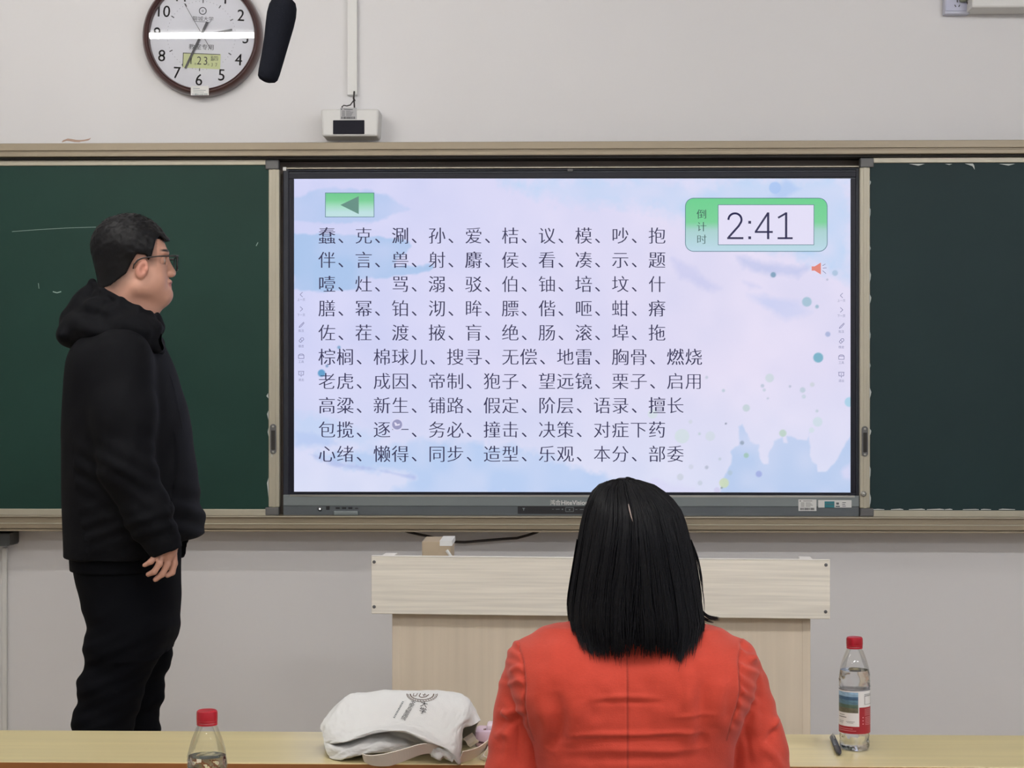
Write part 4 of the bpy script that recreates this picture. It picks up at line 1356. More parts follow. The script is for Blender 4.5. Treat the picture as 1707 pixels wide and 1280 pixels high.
def yz(py, z):  # depth at which height z shows at row py (picture centre column)
    return FPX * (1.5 - z) / (py - CY)


yn_, yf_ = yz(1274.6, DZ), yz(1221.5, DZ)


def desk(name, y0, y1, x0, x1, label):
    r = empty(name, ((x0 + x1) / 2, (y0 + y1) / 2, 0), label, 'desk', 'long classroom desks')
    MB().box((x0, y0 + 0.0015, DZ - 0.024), (x1, y1, DZ), 0.0012).build('desk_top', M_desk, r)
    MB().box((x0, y0, DZ - 0.026), (x1, y0 + 0.0025, DZ - 0.0015), 0.0005).build('edge_band', M_edge, r)
    MB().box((x0 + 0.1, y1 - 0.03, 0.35), (x1 - 0.1, y1 - 0.015, DZ - 0.026), 0.001).build('modesty_panel', M_desk, r)
    for x in (x0 + 0.1, (x0 + x1) / 2 - 0.02, x1 - 0.14):
        m = MB(); m.box((x, y0 + 0.14, 0.02), (x + 0.04, y0 + 0.2, DZ - 0.025), 0.004); m.box((x, y0 + 0.02, 0), (x + 0.04, y1 - 0.02, 0.025), 0.004)
        m.build('leg', M_leg, r)
    return r


desk('student_desk', yn_, yf_, -1.75, 1.95, 'long pale wood desk with brown edge, in front of the woman in the red jacket')
desk('student_desk', 2.52, 2.90, -1.75, 1.95, 'long pale wood desk behind the woman, carrying the nearer water bottle')

# ================================================================ WATER BOTTLES
PROF = [(0.0, 0.004), (0.012, 0.003), (0.02, 0.0005), (0.026, 0.0), (0.0292, 0.003), (0.0305, 0.008), (0.0298, 0.012), (0.0306, 0.017), (0.0296, 0.021), (0.0308, 0.026), (0.0300, 0.031), (0.0312, 0.036), (0.0312, 0.126), (0.0318, 0.130), (0.0308, 0.136), (0.0316, 0.142), (0.0306, 0.148), (0.0308, 0.152), (0.0303, 0.158), (0.0290, 0.167), (0.0266, 0.1765), (0.0236, 0.186), (0.0202, 0.195), (0.0172, 0.2025), (0.0150, 0.206), (0.0158, 0.2070), (0.0158, 0.2085), (0.0132, 0.2095), (0.0130, 0.222)]


def bottle(cx, cy, level, label, turn, tilt=0.0):
    r = empty('water_bottle', (cx, cy, DZ), label, 'bottle')
    c = (cx, cy, DZ + 0.0006)
    b = MB().lathe(PROF, c, 40, cap0=True, cap1=False)
    # embossed wave pattern in the shoulder
    V = np.array(b.V); hh = V[:, 2] - c[2]; an = np.arctan2(V[:, 1] - cy, V[:, 0] - cx)
    amp = np.where((hh > 0.128) & (hh < 0.165), 0.0013, np.where((hh < 0.034) & (hh > .004), 0.0008, 0.0))
    f = 1 + amp / 0.03 * np.sin(an * 9 + hh * 260)
    V[:, 0] = cx + (V[:, 0] - cx) * f; V[:, 1] = cy + (V[:, 1] - cy) * f
    b.V = [tuple(v) for v in V]
    b.build('bottle_body', M_pet, r, True)
    wp = [(max(rr_ - 0.0009, 0.0), t + 0.001) for rr_, t in PROF if t < level]
    re = np.interp(level, [p[1] for p in PROF[3:]], [p[0] for p in PROF[3:]]) - 0.0009
    wp.append((re, level)); wp.append((0.0, level - 0.0003))
    wt = MB().lathe(wp, c, 48, cap0=False, cap1=False)
    V = np.array(wt.V); hh = V[:, 2] - c[2]; an = np.arctan2(V[:, 1] - cy, V[:, 0] - cx)
    amp = np.where((hh > 0.128) & (hh < level - .004), 0.0011, np.where((hh < 0.034) & (hh > .004), 0.0008, 0.0))
    f = 1 + amp / 0.03 * np.sin(an * 9 + hh * 260)
    V[:, 0] = cx + (V[:, 0] - cx) * f; V[:, 1] = cy + (V[:, 1] - cy) * f
    wt.V = [tuple(v) for v in V]
    wt.build('water', M_water, r, True, auto=50)
    cp = [(0.0148, 0.2105), (0.0164, 0.2106), (0.0166, 0.2140), (0.0162, 0.2145), (0.0166, 0.2150), (0.0166, 0.2255), (0.0160, 0.2288), (0.0142, 0.2302), (0.0, 0.2304)]
    m = MB().lathe(cp, c, 60, cap0=True, cap1=False)
    V = np.array(m.V); an = np.arctan2(V[:, 1] - cy, V[:, 0] - cx); hh = V[:, 2] - c[2]
    f = 1 + np.where((hh > .2149) & (hh < .226), 0.012, 0) * np.sign(np.sin(an * 30))
    V[:, 0] = cx + (V[:, 0] - cx) * f; V[:, 1] = cy + (V[:, 1] - cy) * f
    m.V = [tuple(v) for v in V]
    m.build('cap', M_red_cap, r, True, auto=30)
    m = MB().lathe([(0.0162, 0.2068), (0.0164, 0.2075), (0.0164, 0.2096), (0.0160, 0.2102)], c, 40, cap0=False, cap1=False)
    m.build('tamper_ring', M_red_cap, r, True)
    # wrapped label: patches given as (angle from, angle to, height from, height to)
    RL = 0.0316

    def wrap(name, patches, mm, dr, par):
        mb = MB()
        for a0, a1, h0, h1 in patches:
            n = max(2, int(abs(a1 - a0) / 6) + 1)
            aa = np.radians(np.linspace(a0, a1, n) + turn - 90)
            Vv = [(cx + (RL + dr) * math.cos(a), cy + (RL + dr) * math.sin(a), c[2] + h) for h in (h0, h1) for a in aa]
            mb.add(Vv, [(i, i + 1, n + i + 1, n + i) for i in range(n - 1)])
        return mb.build(name, mm, par, True)
    lb = wrap('label', [(-180, 180, 0.0365, 0.1255)], M_lab_w, 0, r)
    wrap('label_band', [(-180, 180, 0.0365, 0.0515), (4, 92, 0.0515, 0.0905), (150, 180, 0.0515, .0905), (-180, -150, .0515, .0905)], M_lab_r, 0.0003, lb)
    wrap('label_line', [(-180, 180, 0.1238, 0.1250)], M_lab_n, 0.0003, lb)
    # landscape picture: sky, hills, water, shore
    h0 = 0.0790; pic = [(0.0, 0.010, C(96, 92, 74)), (0.010, 0.017, C(74, 96, 84)), (0.017, 0.026, C(86, 120, 138)), (0.026, 0.033, C(60, 92, 122)), (0.033, 0.042, C(138, 170, 196))]
    for a, b2, cc_ in pic:
        wrap('label_picture', [(-96, 0, h0 + a, h0 + b2)], mat('picture_tone', cc_, 0.5, noise=((90, 90, 300), 0.25, 4)), 0.0003, lb)
    # small print
    bars = []
    for k in range(5): bars.append((26, 26 + 34 + (k * 13) % 22, 0.0862 - k * 0.0030, 0.0869 - k * 0.0030))
    for k in range(6): bars.append((28, 28 + 40 + (k * 17) % 18, 0.0698 - k * 0.0030, 0.0706 - k * 0.0030))
    for k in range(2): bars.append((-80, -80 + 60 + k * 12, 0.0462 - k * 0.004, 0.0470 - k * 0.004))
    for k in range(3): bars.append((16, 21, 0.0690 - k * 0.0065, 0.0708 - k * 0.0065))
    wrap('label_print', bars, M_lab_t, 0.0006, lb)
    bars = [(-84, -44, 0.0690, 0.0703), (-80, -52, 0.0738, 0.0746), (-82, -56, 0.0610, 0.0616), (-46, -12, 0.0610, 0.0616), (-82, -60, 0.0580, 0.0586), (-42, -18, .0585, .059), (24, 70, 0.1165, 0.1172), (24, 70, .1145, .115)]
    bars += [(25, 26.5, 0.096, 0.1135), (68, 69.5, 0.096, 0.1135), (25, 69, 0.096, 0.0966), (25, 69, 0.1128, 0.1135)]
    wrap('label_print', bars, M_ink, 0.0006, lb)
    return r


s_ = (1247.5 - 640) / 0.75
yb1 = FPX / s_ + 0.01
xb1 = P(1424.5, 0, yb1)[0]
bottle(xb1, yb1, 0.163, 'labelled water bottle with red cap, standing on the desk right of the woman', 4)
yb2 = 2.79
bottle(P(345.2, 0, yb2)[0], yb2, 0.158, 'water bottle with red cap at the bottom left, only its upper half showing', 140)

# ---------------------------------------------------------------- pen
m = MB()
a = P(1386.5, 1229, 3.62); b = P(1400, 1258, 3.62)


def on_desk(px, py, z):
    d = FWD + RIGHT * ((px - CX) / FPX) + np.array((0, 0, 1.0)) * ((CY - py) / FPX)
    return EYE + d * ((z - 1.5) / d[2])


pr = 0.0062
a = on_desk(1387.5, 1228, DZ + pr); b = on_desk(1399.5, 1256.5, DZ + pr)
d = b - a
r = empty('pen', (a[0], a[1], DZ), 'dark grey pen lying beside the labelled water bottle', 'pen')
MB().tube([a, a + d * .04, a + d * .66], [pr * .8, pr, pr], 16).build('barrel', M_pen, r, True)
MB().tube([a + d * .66, a + d * .72, a + d * .9, a + d * .98, a + d], [pr * 1.08, pr * 1.08, pr * .95, pr * .45, pr * .2], 16).build('grip', mat('dark_grip', C(52, 54, 60), 0.5), r, True)
up = np.array((0, 0, pr + 0.0012))
MB().tube([a + d * .02 + up, a + d * .32 + up], 0.0014, 8).build('clip', M_steel, r, True)

# ================================================================ TOTE BAG
BYc = 3.60


def Bp(px, py, dy=0.0):
    return P(px, py, BYc + dy)


from mathutils.bvhtree import BVHTree


def crom(P_, n):
    """smooth curve through points along axis 0, resampled to n"""
    P_ = np.asarray(P_, float); m = len(P_)
    t = np.linspace(0, m - 1, n); i = np.clip(t.astype(int), 0, m - 2); f = (t - i)[(...,) + (None,) * (P_.ndim - 1)]
    p0 = P_[np.clip(i - 1, 0, m - 1)]; p1 = P_[i]; p2 = P_[i + 1]; p3 = P_[np.clip(i + 2, 0, m - 1)]
    return 0.5 * (2 * p1 + (p2 - p0) * f + (2 * p0 - 5 * p1 + 4 * p2 - p3) * f ** 2 + (3 * p1 - p0 - 3 * p2 + p3) * f ** 3)


def cloth(rows, nu, nv, wr, seed, thick=0.0022, floor=None):
    """sheet through rows of (px, py, dy) control points, with soft wrinkles, given a thickness"""
    G = np.array([[Bp(*q) for q in crom(np.array(r_), 14)] for r_ in rows])
    G = crom(G, nv); G = np.swapaxes(crom(np.swapaxes(G, 0, 1), nu), 0, 1)
    du = np.gradient(G, axis=1); dv = np.gradient(G, axis=0)
    n = np.cross(du, dv); n /= np.linalg.norm(n, axis=2)[..., None] + 1e-9
    if n[..., 1].mean() > 0: n = -n
    A = np.arange(nu)[None] / nu * 3.0 + 0 * np.arange(nv)[:, None]; Bq = np.arange(nv)[:, None] / nv * 1.6 + 0 * A
    h = (vnoise(A + 2, Bq + 2, seed, .30) - .5) + .6 * (vnoise(A * .7 + Bq + 2, Bq * .4 + 2, seed + 1, .13) - .5) + .25 * (vnoise(A + 2, Bq + 2, seed + 2, .06) - .5)
    edge = np.minimum(1, np.minimum(np.arange(nv), np.arange(nv)[::-1]) / 4.0)[:, None]
    G = G + n * (h * wr * (.35 + .65 * edge))[..., None]
    V = np.concatenate([(G).reshape(-1, 3), (G - n * thick).reshape(-1, 3)])
    if floor is not None:
        inside = V[:, 1] > yn_
        V[inside, 2] = np.maximum(V[inside, 2], floor)
    idx = np.arange(nu * nv).reshape(nv, nu); o = nu * nv
    q = np.stack([idx[:-1, :-1], idx[:-1, 1:], idx[1:, 1:], idx[1:, :-1]], -1).reshape(-1, 4)
    F = [q, q[:, ::-1] + o]
    for e in (idx[0], idx[-1][::-1], idx[:, 0][::-1], idx[:, -1]):
        F.append(np.stack([e[1:], e[:-1], e[:-1] + o, e[1:] + o], -1))
    return V, np.concatenate(F)


UP = [
    [(545, 1240, .05), (560, 1236, .10), (590, 1234, .13), (630, 1234, .14), (680, 1234, .14), (730, 1234, .14), (765, 1234, .13), (790, 1232, .05)],
    [(540, 1212, .03), (556, 1194, .07), (582, 1172, .10), (615, 1163, .11), (660, 1162, .12), (705, 1162, .12), (745, 1164, .11), (770, 1170, .09), (786, 1186, .06), (795, 1206, .02)],
    [(536, 1206, 0), (552, 1183, .02), (577, 1162.5, .035), (605, 1154, .045), (650, 1152.5, .05), (700, 1152, .05), (745, 1155, .05), (773, 1160.5, .04), (787, 1178, .02), (799, 1202, -.01)],
    [(535.5, 1211, -.03), (549, 1195, -.035), (574, 1182, -.03), (605, 1175, -.025), (650, 1172, -.02), (700, 1173, -.02), (745, 1178, -.025), (770, 1186, -.035), (781, 1196, -.035), (788, 1209, -.03)],
    [(537, 1224, -.055), (550, 1216, -.07), (573, 1210, -.08), (603, 1202, -.075), (642, 1198, -.066), (692, 1199, -.070), (734, 1207, -.085), (757, 1213, -.10), (768, 1214, -.098), (773, 1216, -.07)],
    [(541, 1235, -.07), (555, 1231, -.092), (577, 1228, -.105), (603, 1217, -.102), (640, 1210, -.096), (688, 1211, -.098), (727, 1226, -.118), (751, 1235, -.132), (765, 1238, -.125), (770, 1238, -.10)],
    [(545, 1240, -.074), (559, 1237.5, -.100), (579, 1235, -.122), (604, 1225, -.130), (638, 1217.5, -.132), (682, 1218.5, -.136), (714, 1234, -.142), (743, 1246, -.144), (762, 1260, -.142), (768, 1266, -.12)],
    [(546, 1242, -.070), (560, 1239.5, -.096), (580, 1237, -.118), (604, 1228, -.126), (638, 1220.5, -.126), (682, 1221.5, -.130), (714, 1237, -.138), (743, 1250, -.142), (761, 1272, -.140), (767, 1273, -.12)],
]
LOWS = [
    [(538, 1215, -.01), (560, 1225, -.03), (585, 1226, -.05), (612, 1220, -.06), (645, 1217, -.07), (680, 1220, -.07), (705, 1236, -.06), (728, 1246, -.05)],
    [(539, 1226, -.05), (558, 1237, -.072), (583, 1237, -.085), (610, 1228, -.085), (645, 1225, -.085), (678, 1229, -.075), (700, 1242, -.055), (720, 1250, -.04)],
    [(542, 1243, -.075), (562, 1246, -.100), (586, 1245, -.117), (612, 1240, -.122), (645, 1237, -.118), (676, 1240, -.100), (698, 1246, -.07), (715, 1252, -.05)],
    [(548, 1258, -.085), (566, 1258, -.112), (590, 1254, -.125), (615, 1250, -.126), (645, 1248, -.120), (674, 1247, -.102), (696, 1250, -.07), (712, 1253, -.05)],
    [(554, 1269, -.088), (570, 1266, -.110), (592, 1261, -.118), (617, 1258, -.116), (645, 1255, -.108), (673, 1252, -.09), (694, 1252, -.06), (710, 1254, -.04)],
    [(560, 1262, -.03), (575, 1260, -.04), (595, 1256, -.05), (620, 1252, -.05), (645, 1250, -.05), (672, 1249, -.04), (692, 1249, -.03), (708, 1250, -.02)],
]
LOBE = [
    [(706, 1238, -.11), (720, 1243, -.12), (735, 1247, -.13), (752, 1252, -.135)],
    [(712, 1250, -.118), (725, 1252, -.132), (740, 1256, -.135), (756, 1262, -.138)],
    [(720, 1262, -.120), (731, 1267, -.136), (742, 1264, -.130), (753, 1271, -.136)],
    [(724, 1262, -.09), (733, 1264, -.10), (742, 1262, -.10), (752, 1266, -.10)],
]
r = empty('tote_bag', (Bp(668, 0)[0], BYc, DZ), 'white canvas tote bag with brown round emblem, on the desk left of the woman', 'bag')
V, F = cloth(UP, 120, 90, 0.0055, 60, floor=DZ + 0.002)
BV = BVHTree.FromPolygons([tuple(v) for v in V], [tuple(f) for f in F])
mesh('upper_panel', V, F, M_canvas, r, True, auto=50)
# stitched rim along the opening
rim_ = crom(np.array([Bp(*q) for q in crom(np.array(UP[-2]), 14)]), 60)
V, F = cloth(LOWS, 90, 60, 0.006, 70, floor=DZ + 0.002)
mesh('lower_panel', V, F, M_canvas, r, True, auto=50)
V, F = cloth(LOBE, 40, 30, 0.004, 80)
mesh('folded_corner', V, F, M_canvas, r, True, auto=50)


def drape(items, lift=0.0008):
    Vv = []; Ff = []
    for V2, F2 in items:
        b = sum(len(q) for q in Vv)
        out = []
        for x, y in V2:
            d = FWD + RIGHT * ((x - CX) / FPX) + np.array((0, 0, 1.0)) * ((CY - y) / FPX)
            loc, nrm, ix, dist = BV.ray_cast(Vector(EYE), Vector(d))
            if loc is None: out.append(EYE + d * (BYc + 0.06)); continue
            nrm = nrm if nrm.dot(Vector(d)) < 0 else -nrm
            out.append(np.array(loc + nrm * lift))
        Vv.append(np.array(out)); Ff += [tuple(i + b for i in f) for f in F2]
    return MB().add(np.concatenate(Vv), Ff)


def sq(p, cx, cy, ky):
    V, F = p; V = V.copy(); V[:, 1] = cy + (V[:, 1] - cy) * ky
    return V, F


def arc_ring(cx, cy, rx, ry, w0, a0, a1, n=40):
    a = np.radians(np.linspace(a0, a1, n))
    o = np.stack([cx + rx * np.cos(a), cy + ry * np.sin(a)], 1); i = np.stack([cx + rx * w0 * np.cos(a), cy + ry * w0 * np.sin(a)], 1)
    return np.concatenate([o, i]), [(k, k + 1, n + k + 1, n + k) for k in range(n - 1)]


ex, ey = 703.5, 1157.5
it = [arc_ring(ex, ey, 26, 13.0, 0.955, -4, 184), arc_ring(ex, ey, 20.5, 9.6, 0.90, -4, 184)]
for k in range(16):
    a = math.radians(4 + k * 11.5)
    x, y = ex + 23.2 * math.cos(a), ey + 11.3 * math.sin(a)
    it.append(line2([(x - 0.8, y - 0.8), (x + 0.9, y + 0.7)], 0.9))
it += [line2([(690, 1156), (688.5, 1160.5), (693.5, 1160.5), (696, 1156)], 1.1), line2([(701, 1156), (698.5, 1161), (703, 1163), (710, 1161.5), (715, 1158)], 1.3), line2([(704.5, 1158.6), (710.5, 1158.6)], 1.0), line2([(708.6, 1156), (706, 1160.6)], 1.0)]
drape(it).build('emblem_print', M_print, r)
it = []
for k, ch in enumerate('文学与新闻院'):
    t = k / 5.0
    it.append(text2d(ch, 688.5 - t * 15.5, 1171.5 + t * 26, 7.0, 0.0, 1.25, (0,), True, math.radians(20)))
for k, ch in enumerate('大学'):
    it.append(text2d(ch, 707 - k * 2.0, 1174 + k * 10.5, 11, 0.0, 1.15, (0,), True, math.radians(14)))
drape(it).build('character_print', M_ink, r)
it = []
for k in range(12):
    t = k / 11.0
    it.append(line2([(671.5 - t * 14.5 - 1.4, 1170 + t * 26 - .3), (671.5 - t * 14.5 + 1.6, 1170 + t * 26 + 0.5)], 1.1 + 0.5 * (k % 2)))
drape(it).build('small_print', M_chin, r)
# straps
m = MB()
Zs = DZ + 0.004
pts = [Bp(604, 1256, -.10), Bp(606, 1264, -.13), Bp(622, 1268, -.15), Bp(650, 1266, -.155), Bp(680, 1256, -.15), Bp(705, 1247, -.14), Bp(735, 1248, -.12)]
pts = np.array(pts)
fine = np.linspace(0, 1, 40); tt = np.linspace(0, 1, len(pts))
pf = np.stack([np.interp(fine, tt, pts[:, k]) for k in range(3)], 1)
for _ in range(6): pf[1:-1] = (pf[:-2] + pf[1:-1] * 2 + pf[2:]) / 4
wd = np.tile(np.array((0.0, -0.008, 0.0125)), (40, 1)); wd[:, 2] = np.interp(fine, [0, .1, .5, 1], [.003, .008, 0.0145, 0.010])
m.sweep_ribbon(pf, wd, 0.0018)
m.build('strap', M_strap, r)
pts = np.array([on_desk(768, 1262, DZ + .014), on_desk(782, 1259, DZ + .014), on_desk(797, 1253, DZ + .016), on_desk(808, 1244, DZ + 0.022), on_desk(813, 1240, DZ + 0.022), on_desk(812, 1250, DZ + .012), on_desk(800, 1262, DZ + .007), on_desk(815, 1266, DZ + 0.007), on_desk(835, 1266, DZ + .007)])
tt = np.linspace(0, 1, len(pts))
pf = np.stack([np.interp(fine, tt, pts[:, k]) for k in range(3)], 1)
for _ in range(4): pf[1:-1] = (pf[:-2] + pf[1:-1] * 2 + pf[2:]) / 4
wd = np.tile(np.array((0.004, -0.002, 0.0105)), (40, 1))
wd[:, 2] = np.interp(fine, [0, .5, .7, 1], [.012, .011, .006, .004]); wd[:, 1] = np.interp(fine, [0, .5, .7, 1], [-.003, -.004, -.01, -.011])
MB().sweep_ribbon(pf, wd, 0.0018).build('strap', M_strap, r)

# pink case
r = empty('pink_case', (on_desk(812, 1240, DZ)[0], 3.66, DZ), 'pale pink plastic case with a dark slot, between the tote bag and the red sleeve', 'case')
m = MB(); a = P(791, 1240, 3.63); b = P(836, 1219, 3.63)
m.box((a[0], 3.63, DZ), (b[0], 3.70, b[2]), 0.008)
m.build('case_body', M_pink, r, True, auto=40)
m = MB(); a = P(811, 1222, 3.64); b = P(838, 1208.5, 3.64); m.box((a[0], 3.64, P(0, 1220, 3.64)[2]), (b[0], 3.69, b[2]), 0.005)
m.build('case_lid', M_pink_l, r, True, auto=40)
m = MB(); m.prism([(P(797.5, 0, 3.629)[0], P(0, 1234.3, 3.629)[2]), (P(810, 0, 3.629)[0], P(0, 1236.4, 3.629)[2]), (P(810.3, 0, 3.629)[0], P(0, 1233.0, 3.629)[2]), (P(797.8, 0, 3.629)[0], P(0, 1230.8, 3.629)[2])], 3.6285, 3.632)
m.build('slot', M_pink_d, r)
m = MB(); m.tube([P(808, 1219.5, 3.645), P(807, 1215, 3.645), P(809.5, 1214.5, 3.645), P(809, 1219.5, 3.645)], 0.0012, 6)
m.build('metal_loop', mat('copper_loop', C(120, 84, 60), 0.4, metal=0.6), r)
m = MB(); m.sweep_ribbon([P(780, 1226, 3.625), P(784, 1231, 3.62), P(787, 1237, 3.62), P(791, 1240, 3.625)], [(0.009, 0, 0.006)] * 4, 0.002)
m.build('wrist_strap', M_strap, r)

# ================================================================ THE STANDING MAN
MYc = 4.65
ms = MYc / FPX


def Mp(px, py, dy=0.0):
    return P(px, py, MYc + dy)


def mz(py): return Mp(853, py)[2]


AL = math.radians(16)
HF = np.array((math.cos(AL), math.sin(AL), 0)); HL = np.array((-math.sin(AL), math.cos(AL), 0)); HZ = np.array((0, 0, 1.0))
HO = Mp(225, 450)
AX = np.stack([HF, HL, HZ])


def H(u, v, w): return HO + HF * u + HL * v + HZ * w


def hcoord(V):
    d = V - HO
    return d @ HF, d @ HL, d[:, 2]


man = empty('person', (Mp(190, 0)[0], MYc, PLAT), 'person with short black hair and glasses in black hooded jacket, standing before the left chalkboard', 'person')
B = Field(Mp(95, 345, -0.46), Mp(345, 345, 0.46), 0.003)
B = Field((Mp(98, 0)[0], MYc - 0.36, PLAT - 0.01), (Mp(350, 0)[0], MYc + 0.36, mz(345)), 0.003)
# skull and face
B.ell(H(-0.016, 0, 0.050), (0.090, 0.074, 0.082), AX, 0.01)
B.ell(H(0.030, 0, 0.034), (0.055, 0.061, 0.062), AX, 0.02)
B.ell(H(0.034, 0, -0.022), (0.052, 0.060, 0.068), AX, 0.02)
for sv in (-1, 1):
    B.ell(H(0.042, 0.040 * sv, -0.030), (0.034, 0.028, 0.036), AX, 0.02)
    B.cap(H(0.004, 0.054 * sv, -0.048), H(0.074, 0.012 * sv, -0.066), 0.022, 0.019, 0.025)
    B.ell(H(0.076, 0.024 * sv, 0.046), (0.012, 0.024, 0.008), AX, 0.012)
    B.ell(H(0.071, 0.032 * sv, 0.024), (0.012, 0.016, 0.010), AX, 0.01, 's')
    B.ell(H(0.066, 0.032 * sv, 0.024), (0.0125, 0.0125, 0.0125), AX, 0.002)
    B.ell(H(0.090, 0.012 * sv, -0.010), (0.011, 0.008, 0.008), AX, 0.006)
B.cap(H(0.078, 0, 0.030), H(0.097, 0, -0.006), 0.008, 0.0105, 0.012)
B.ell(H(0.086, 0, -0.031), (0.0115, 0.026, 0.008), AX, 0.006)
B.ell(H(0.084, 0, -0.043), (0.012, 0.022, 0.0075), AX, 0.004)
B.ell(H(0.074, 0, -0.064), (0.021, 0.026, 0.017), AX, 0.014)
for sv in (-1, 1):
    ea = np.stack([HF * 0.97 - HZ * 0.22, HL, HZ * 0.97 + HF * 0.22])
    ec = H(0.015, 0.076 * sv, -0.002)
    B.ell(ec, (0.0165, 0.0085, 0.0265), ea, 0.006)
    B.ell(ec + HL * (0.010 * sv) + HF * 0.003, (0.0085, 0.0075, 0.0155), ea, 0.003, 's')
    B.ell(ec + HL * (0.004 * sv) + HF * 0.011 - HZ * 0.002, (0.004, 0.005, 0.006), ea, 0.003)
# neck
B.cap(H(-0.028, 0, -0.02), Mp(200, 560), 0.060, 0.066, 0.03)
B.cap(H(0.048, 0, -0.078), H(0.010, 0, -0.125), 0.030, 0.045, 0.03)
B.cap(H(-0.038, 0, 0.0), H(-0.034, 0, -0.085), 0.052, 0.048, 0.03)
# trunk, arms, legs (under the clothes)
B.loft([(mz(1010), Mp(218, 0)[0], MYc, .085, .145), (mz(900), Mp(212, 0)[0], MYc, .10, .15), (mz(760), Mp(212, 0)[0], MYc, .11, .16), (mz(640), Mp(202, 0)[0], MYc, .11, .17), (mz(585), Mp(198, 0)[0], MYc, .08, .15), (mz(555), Mp(198, 0)[0], MYc, .05, .07)], 0.03)
SH = (205, 600, -.165); EL = (214, 778, -.235); WR = (281, 905, -.235)
SH2 = (205, 600, .165); EL2 = (222, 778, .225); WR2 = (272, 892, .20)
B.chain([Mp(*SH), Mp(*EL), Mp(*WR)], [0.052, 0.040, 0.028], 0.02)
B.chain([Mp(*SH2), Mp(*EL2), Mp(*WR2)], [0.052, 0.040, 0.028], 0.02)
px_ = ms
# near hand
B.ell(Mp(279, 921, -.236), (0.018, 0.020, 0.026), None, 0.012)
for pts, rs in (([(289, 915, -.222), (290.5, 939, -.222), (287, 954, -.225), (279, 959, -.232)], [5.6, 5.5, 5.0, 4.2]),
                ([(280, 917, -.238), (279, 940, -.243), (270.5, 957, -.246), (259, 966, -.246)], [5.6, 5.6, 5.0, 4.2]),
                ([(269, 921, -.250), (265.5, 940, -.258), (257, 953, -.260), (247, 957.5, -.256)], [5.4, 5.3, 4.8, 4.0]),
                ([(259, 927, -.258), (251.5, 936, -.266), (241, 942, -.266)], [5.0, 4.6, 3.6]),
                ([(290, 912, -.205), (288, 932, -.196), (280, 946, -.204)], [6.4, 5.8, 4.6])):
    B.chain([Mp(*p) for p in pts], [q * ms for q in rs], 0.0035)
# far hand
B.ell(Mp(272, 904, .20), (0.017, 0.035, 0.03), None, 0.012)
for k in range(4):
    y = .225 - k * .017
    B.chain([Mp(270, 910, y), Mp(269, 926, y), Mp(262, 940, y), Mp(253, 944, y)], [5.4 * ms, 5.4 * ms, 4.8 * ms, 4 * ms], 0.003)
B.chain([Mp(274, 906, .17), Mp(275, 920, .16), Mp(269, 930, .165)], [6 * ms, 5.6 * ms, 4.6 * ms], 0.003)
# legs
B.chain([Mp(214, 1020, -.085), Mp(180, 1190, -.10), Mp(174, 1435, -.10)], [0.066, 0.042, 0.034], 0.03)
B.chain([Mp(226, 1020, .085), Mp(230, 1190, .10), Mp(222, 1435, .10)], [0.062, 0.036, 0.032], 0.03)
for x, y in ((178, -.10), (224, .10)):
    B.cap(Mp(x, 1456, y), Mp(x + 90, 1464, y + .02), 0.032, 0.024, 0.03)
sl_, xx, yy, zz = B.coords(B.lo, B.lo + B.h * B.n)
B.D = np.maximum(B.D, PLAT + 0.004 - zz).astype(np.float32)
V, F = B.mesh(2)
u, v, w = hcoord(V)
skin = CN((196, 148, 128)); lipc = CN((166, 98, 92)); dark = CN((34, 30, 32)); stub = CN((104, 84, 74))
col = np.tile(skin, (len(V), 1))
# a little natural skin variation
col *= (1 + 0.05 * (vnoise(u * 1 + 5, w + 5, 3, 0.02) - .5))[:, None]


def blend(c, m):
    global col
    m = np.clip(m, 0, 1)[:, None]
    col = col * (1 - m) + c * m


near = lambda d, a, b: np.clip((b - d) / (b - a), 0, 1)
blend(lipc, near(np.sqrt(((u - .092) / .018) ** 2 + (v / .024) ** 2 + ((w + .037) / .0105) ** 2), .8, 1.1))
blend(CN((198, 132, 116)), 0.6 * near(np.sqrt(((u - .014) / .02) ** 2 + ((np.abs(v) - .083) / .014) ** 2 + (w / .03) ** 2), .7, 1.1))
blend(dark, near(np.sqrt(((u - .084) / .03) ** 2 + ((np.abs(v) - .032) / .024) ** 2 + ((w - .052 + np.abs(v) * .05) / .0045) ** 2), .8, 1.2))
eye = np.sqrt(((u - .066) / .0133) ** 2 + ((np.abs(v) - .032) / .0133) ** 2 + ((w - .024) / .0133) ** 2)
blend(CN((186, 168, 158)), near(eye, .98, 1.02) * (u > .0735))
blend(dark, near(np.hypot((np.abs(v) - .032) / .0055, (w - .024) / .0055), .8, 1.1) * (u > .072) * (eye < 1.05))
# short clipped hair fading out below the hairline
ax_, ay_ = 225 + u / ms * math.cos(AL), 450 - w / ms
FADE = [(240, 300), (262, 398), (255, 422), (252, 440), (244, 440), (238, 430), (226, 430), (220, 446), (216, 466), (194, 490), (130, 492), (120, 300)]
df = polysdf(ax_, ay_, FADE)
blend(stub * 0.55, np.clip((10 - df) / 24, 0, 0.93) * (w > -.10) * (u < .055) * (~((np.abs(v) > .075) & (np.abs(u - .014) < .022) & (np.abs(w) < .03))))
body = mesh('body', V, F, M_skin, man, True, col=col)

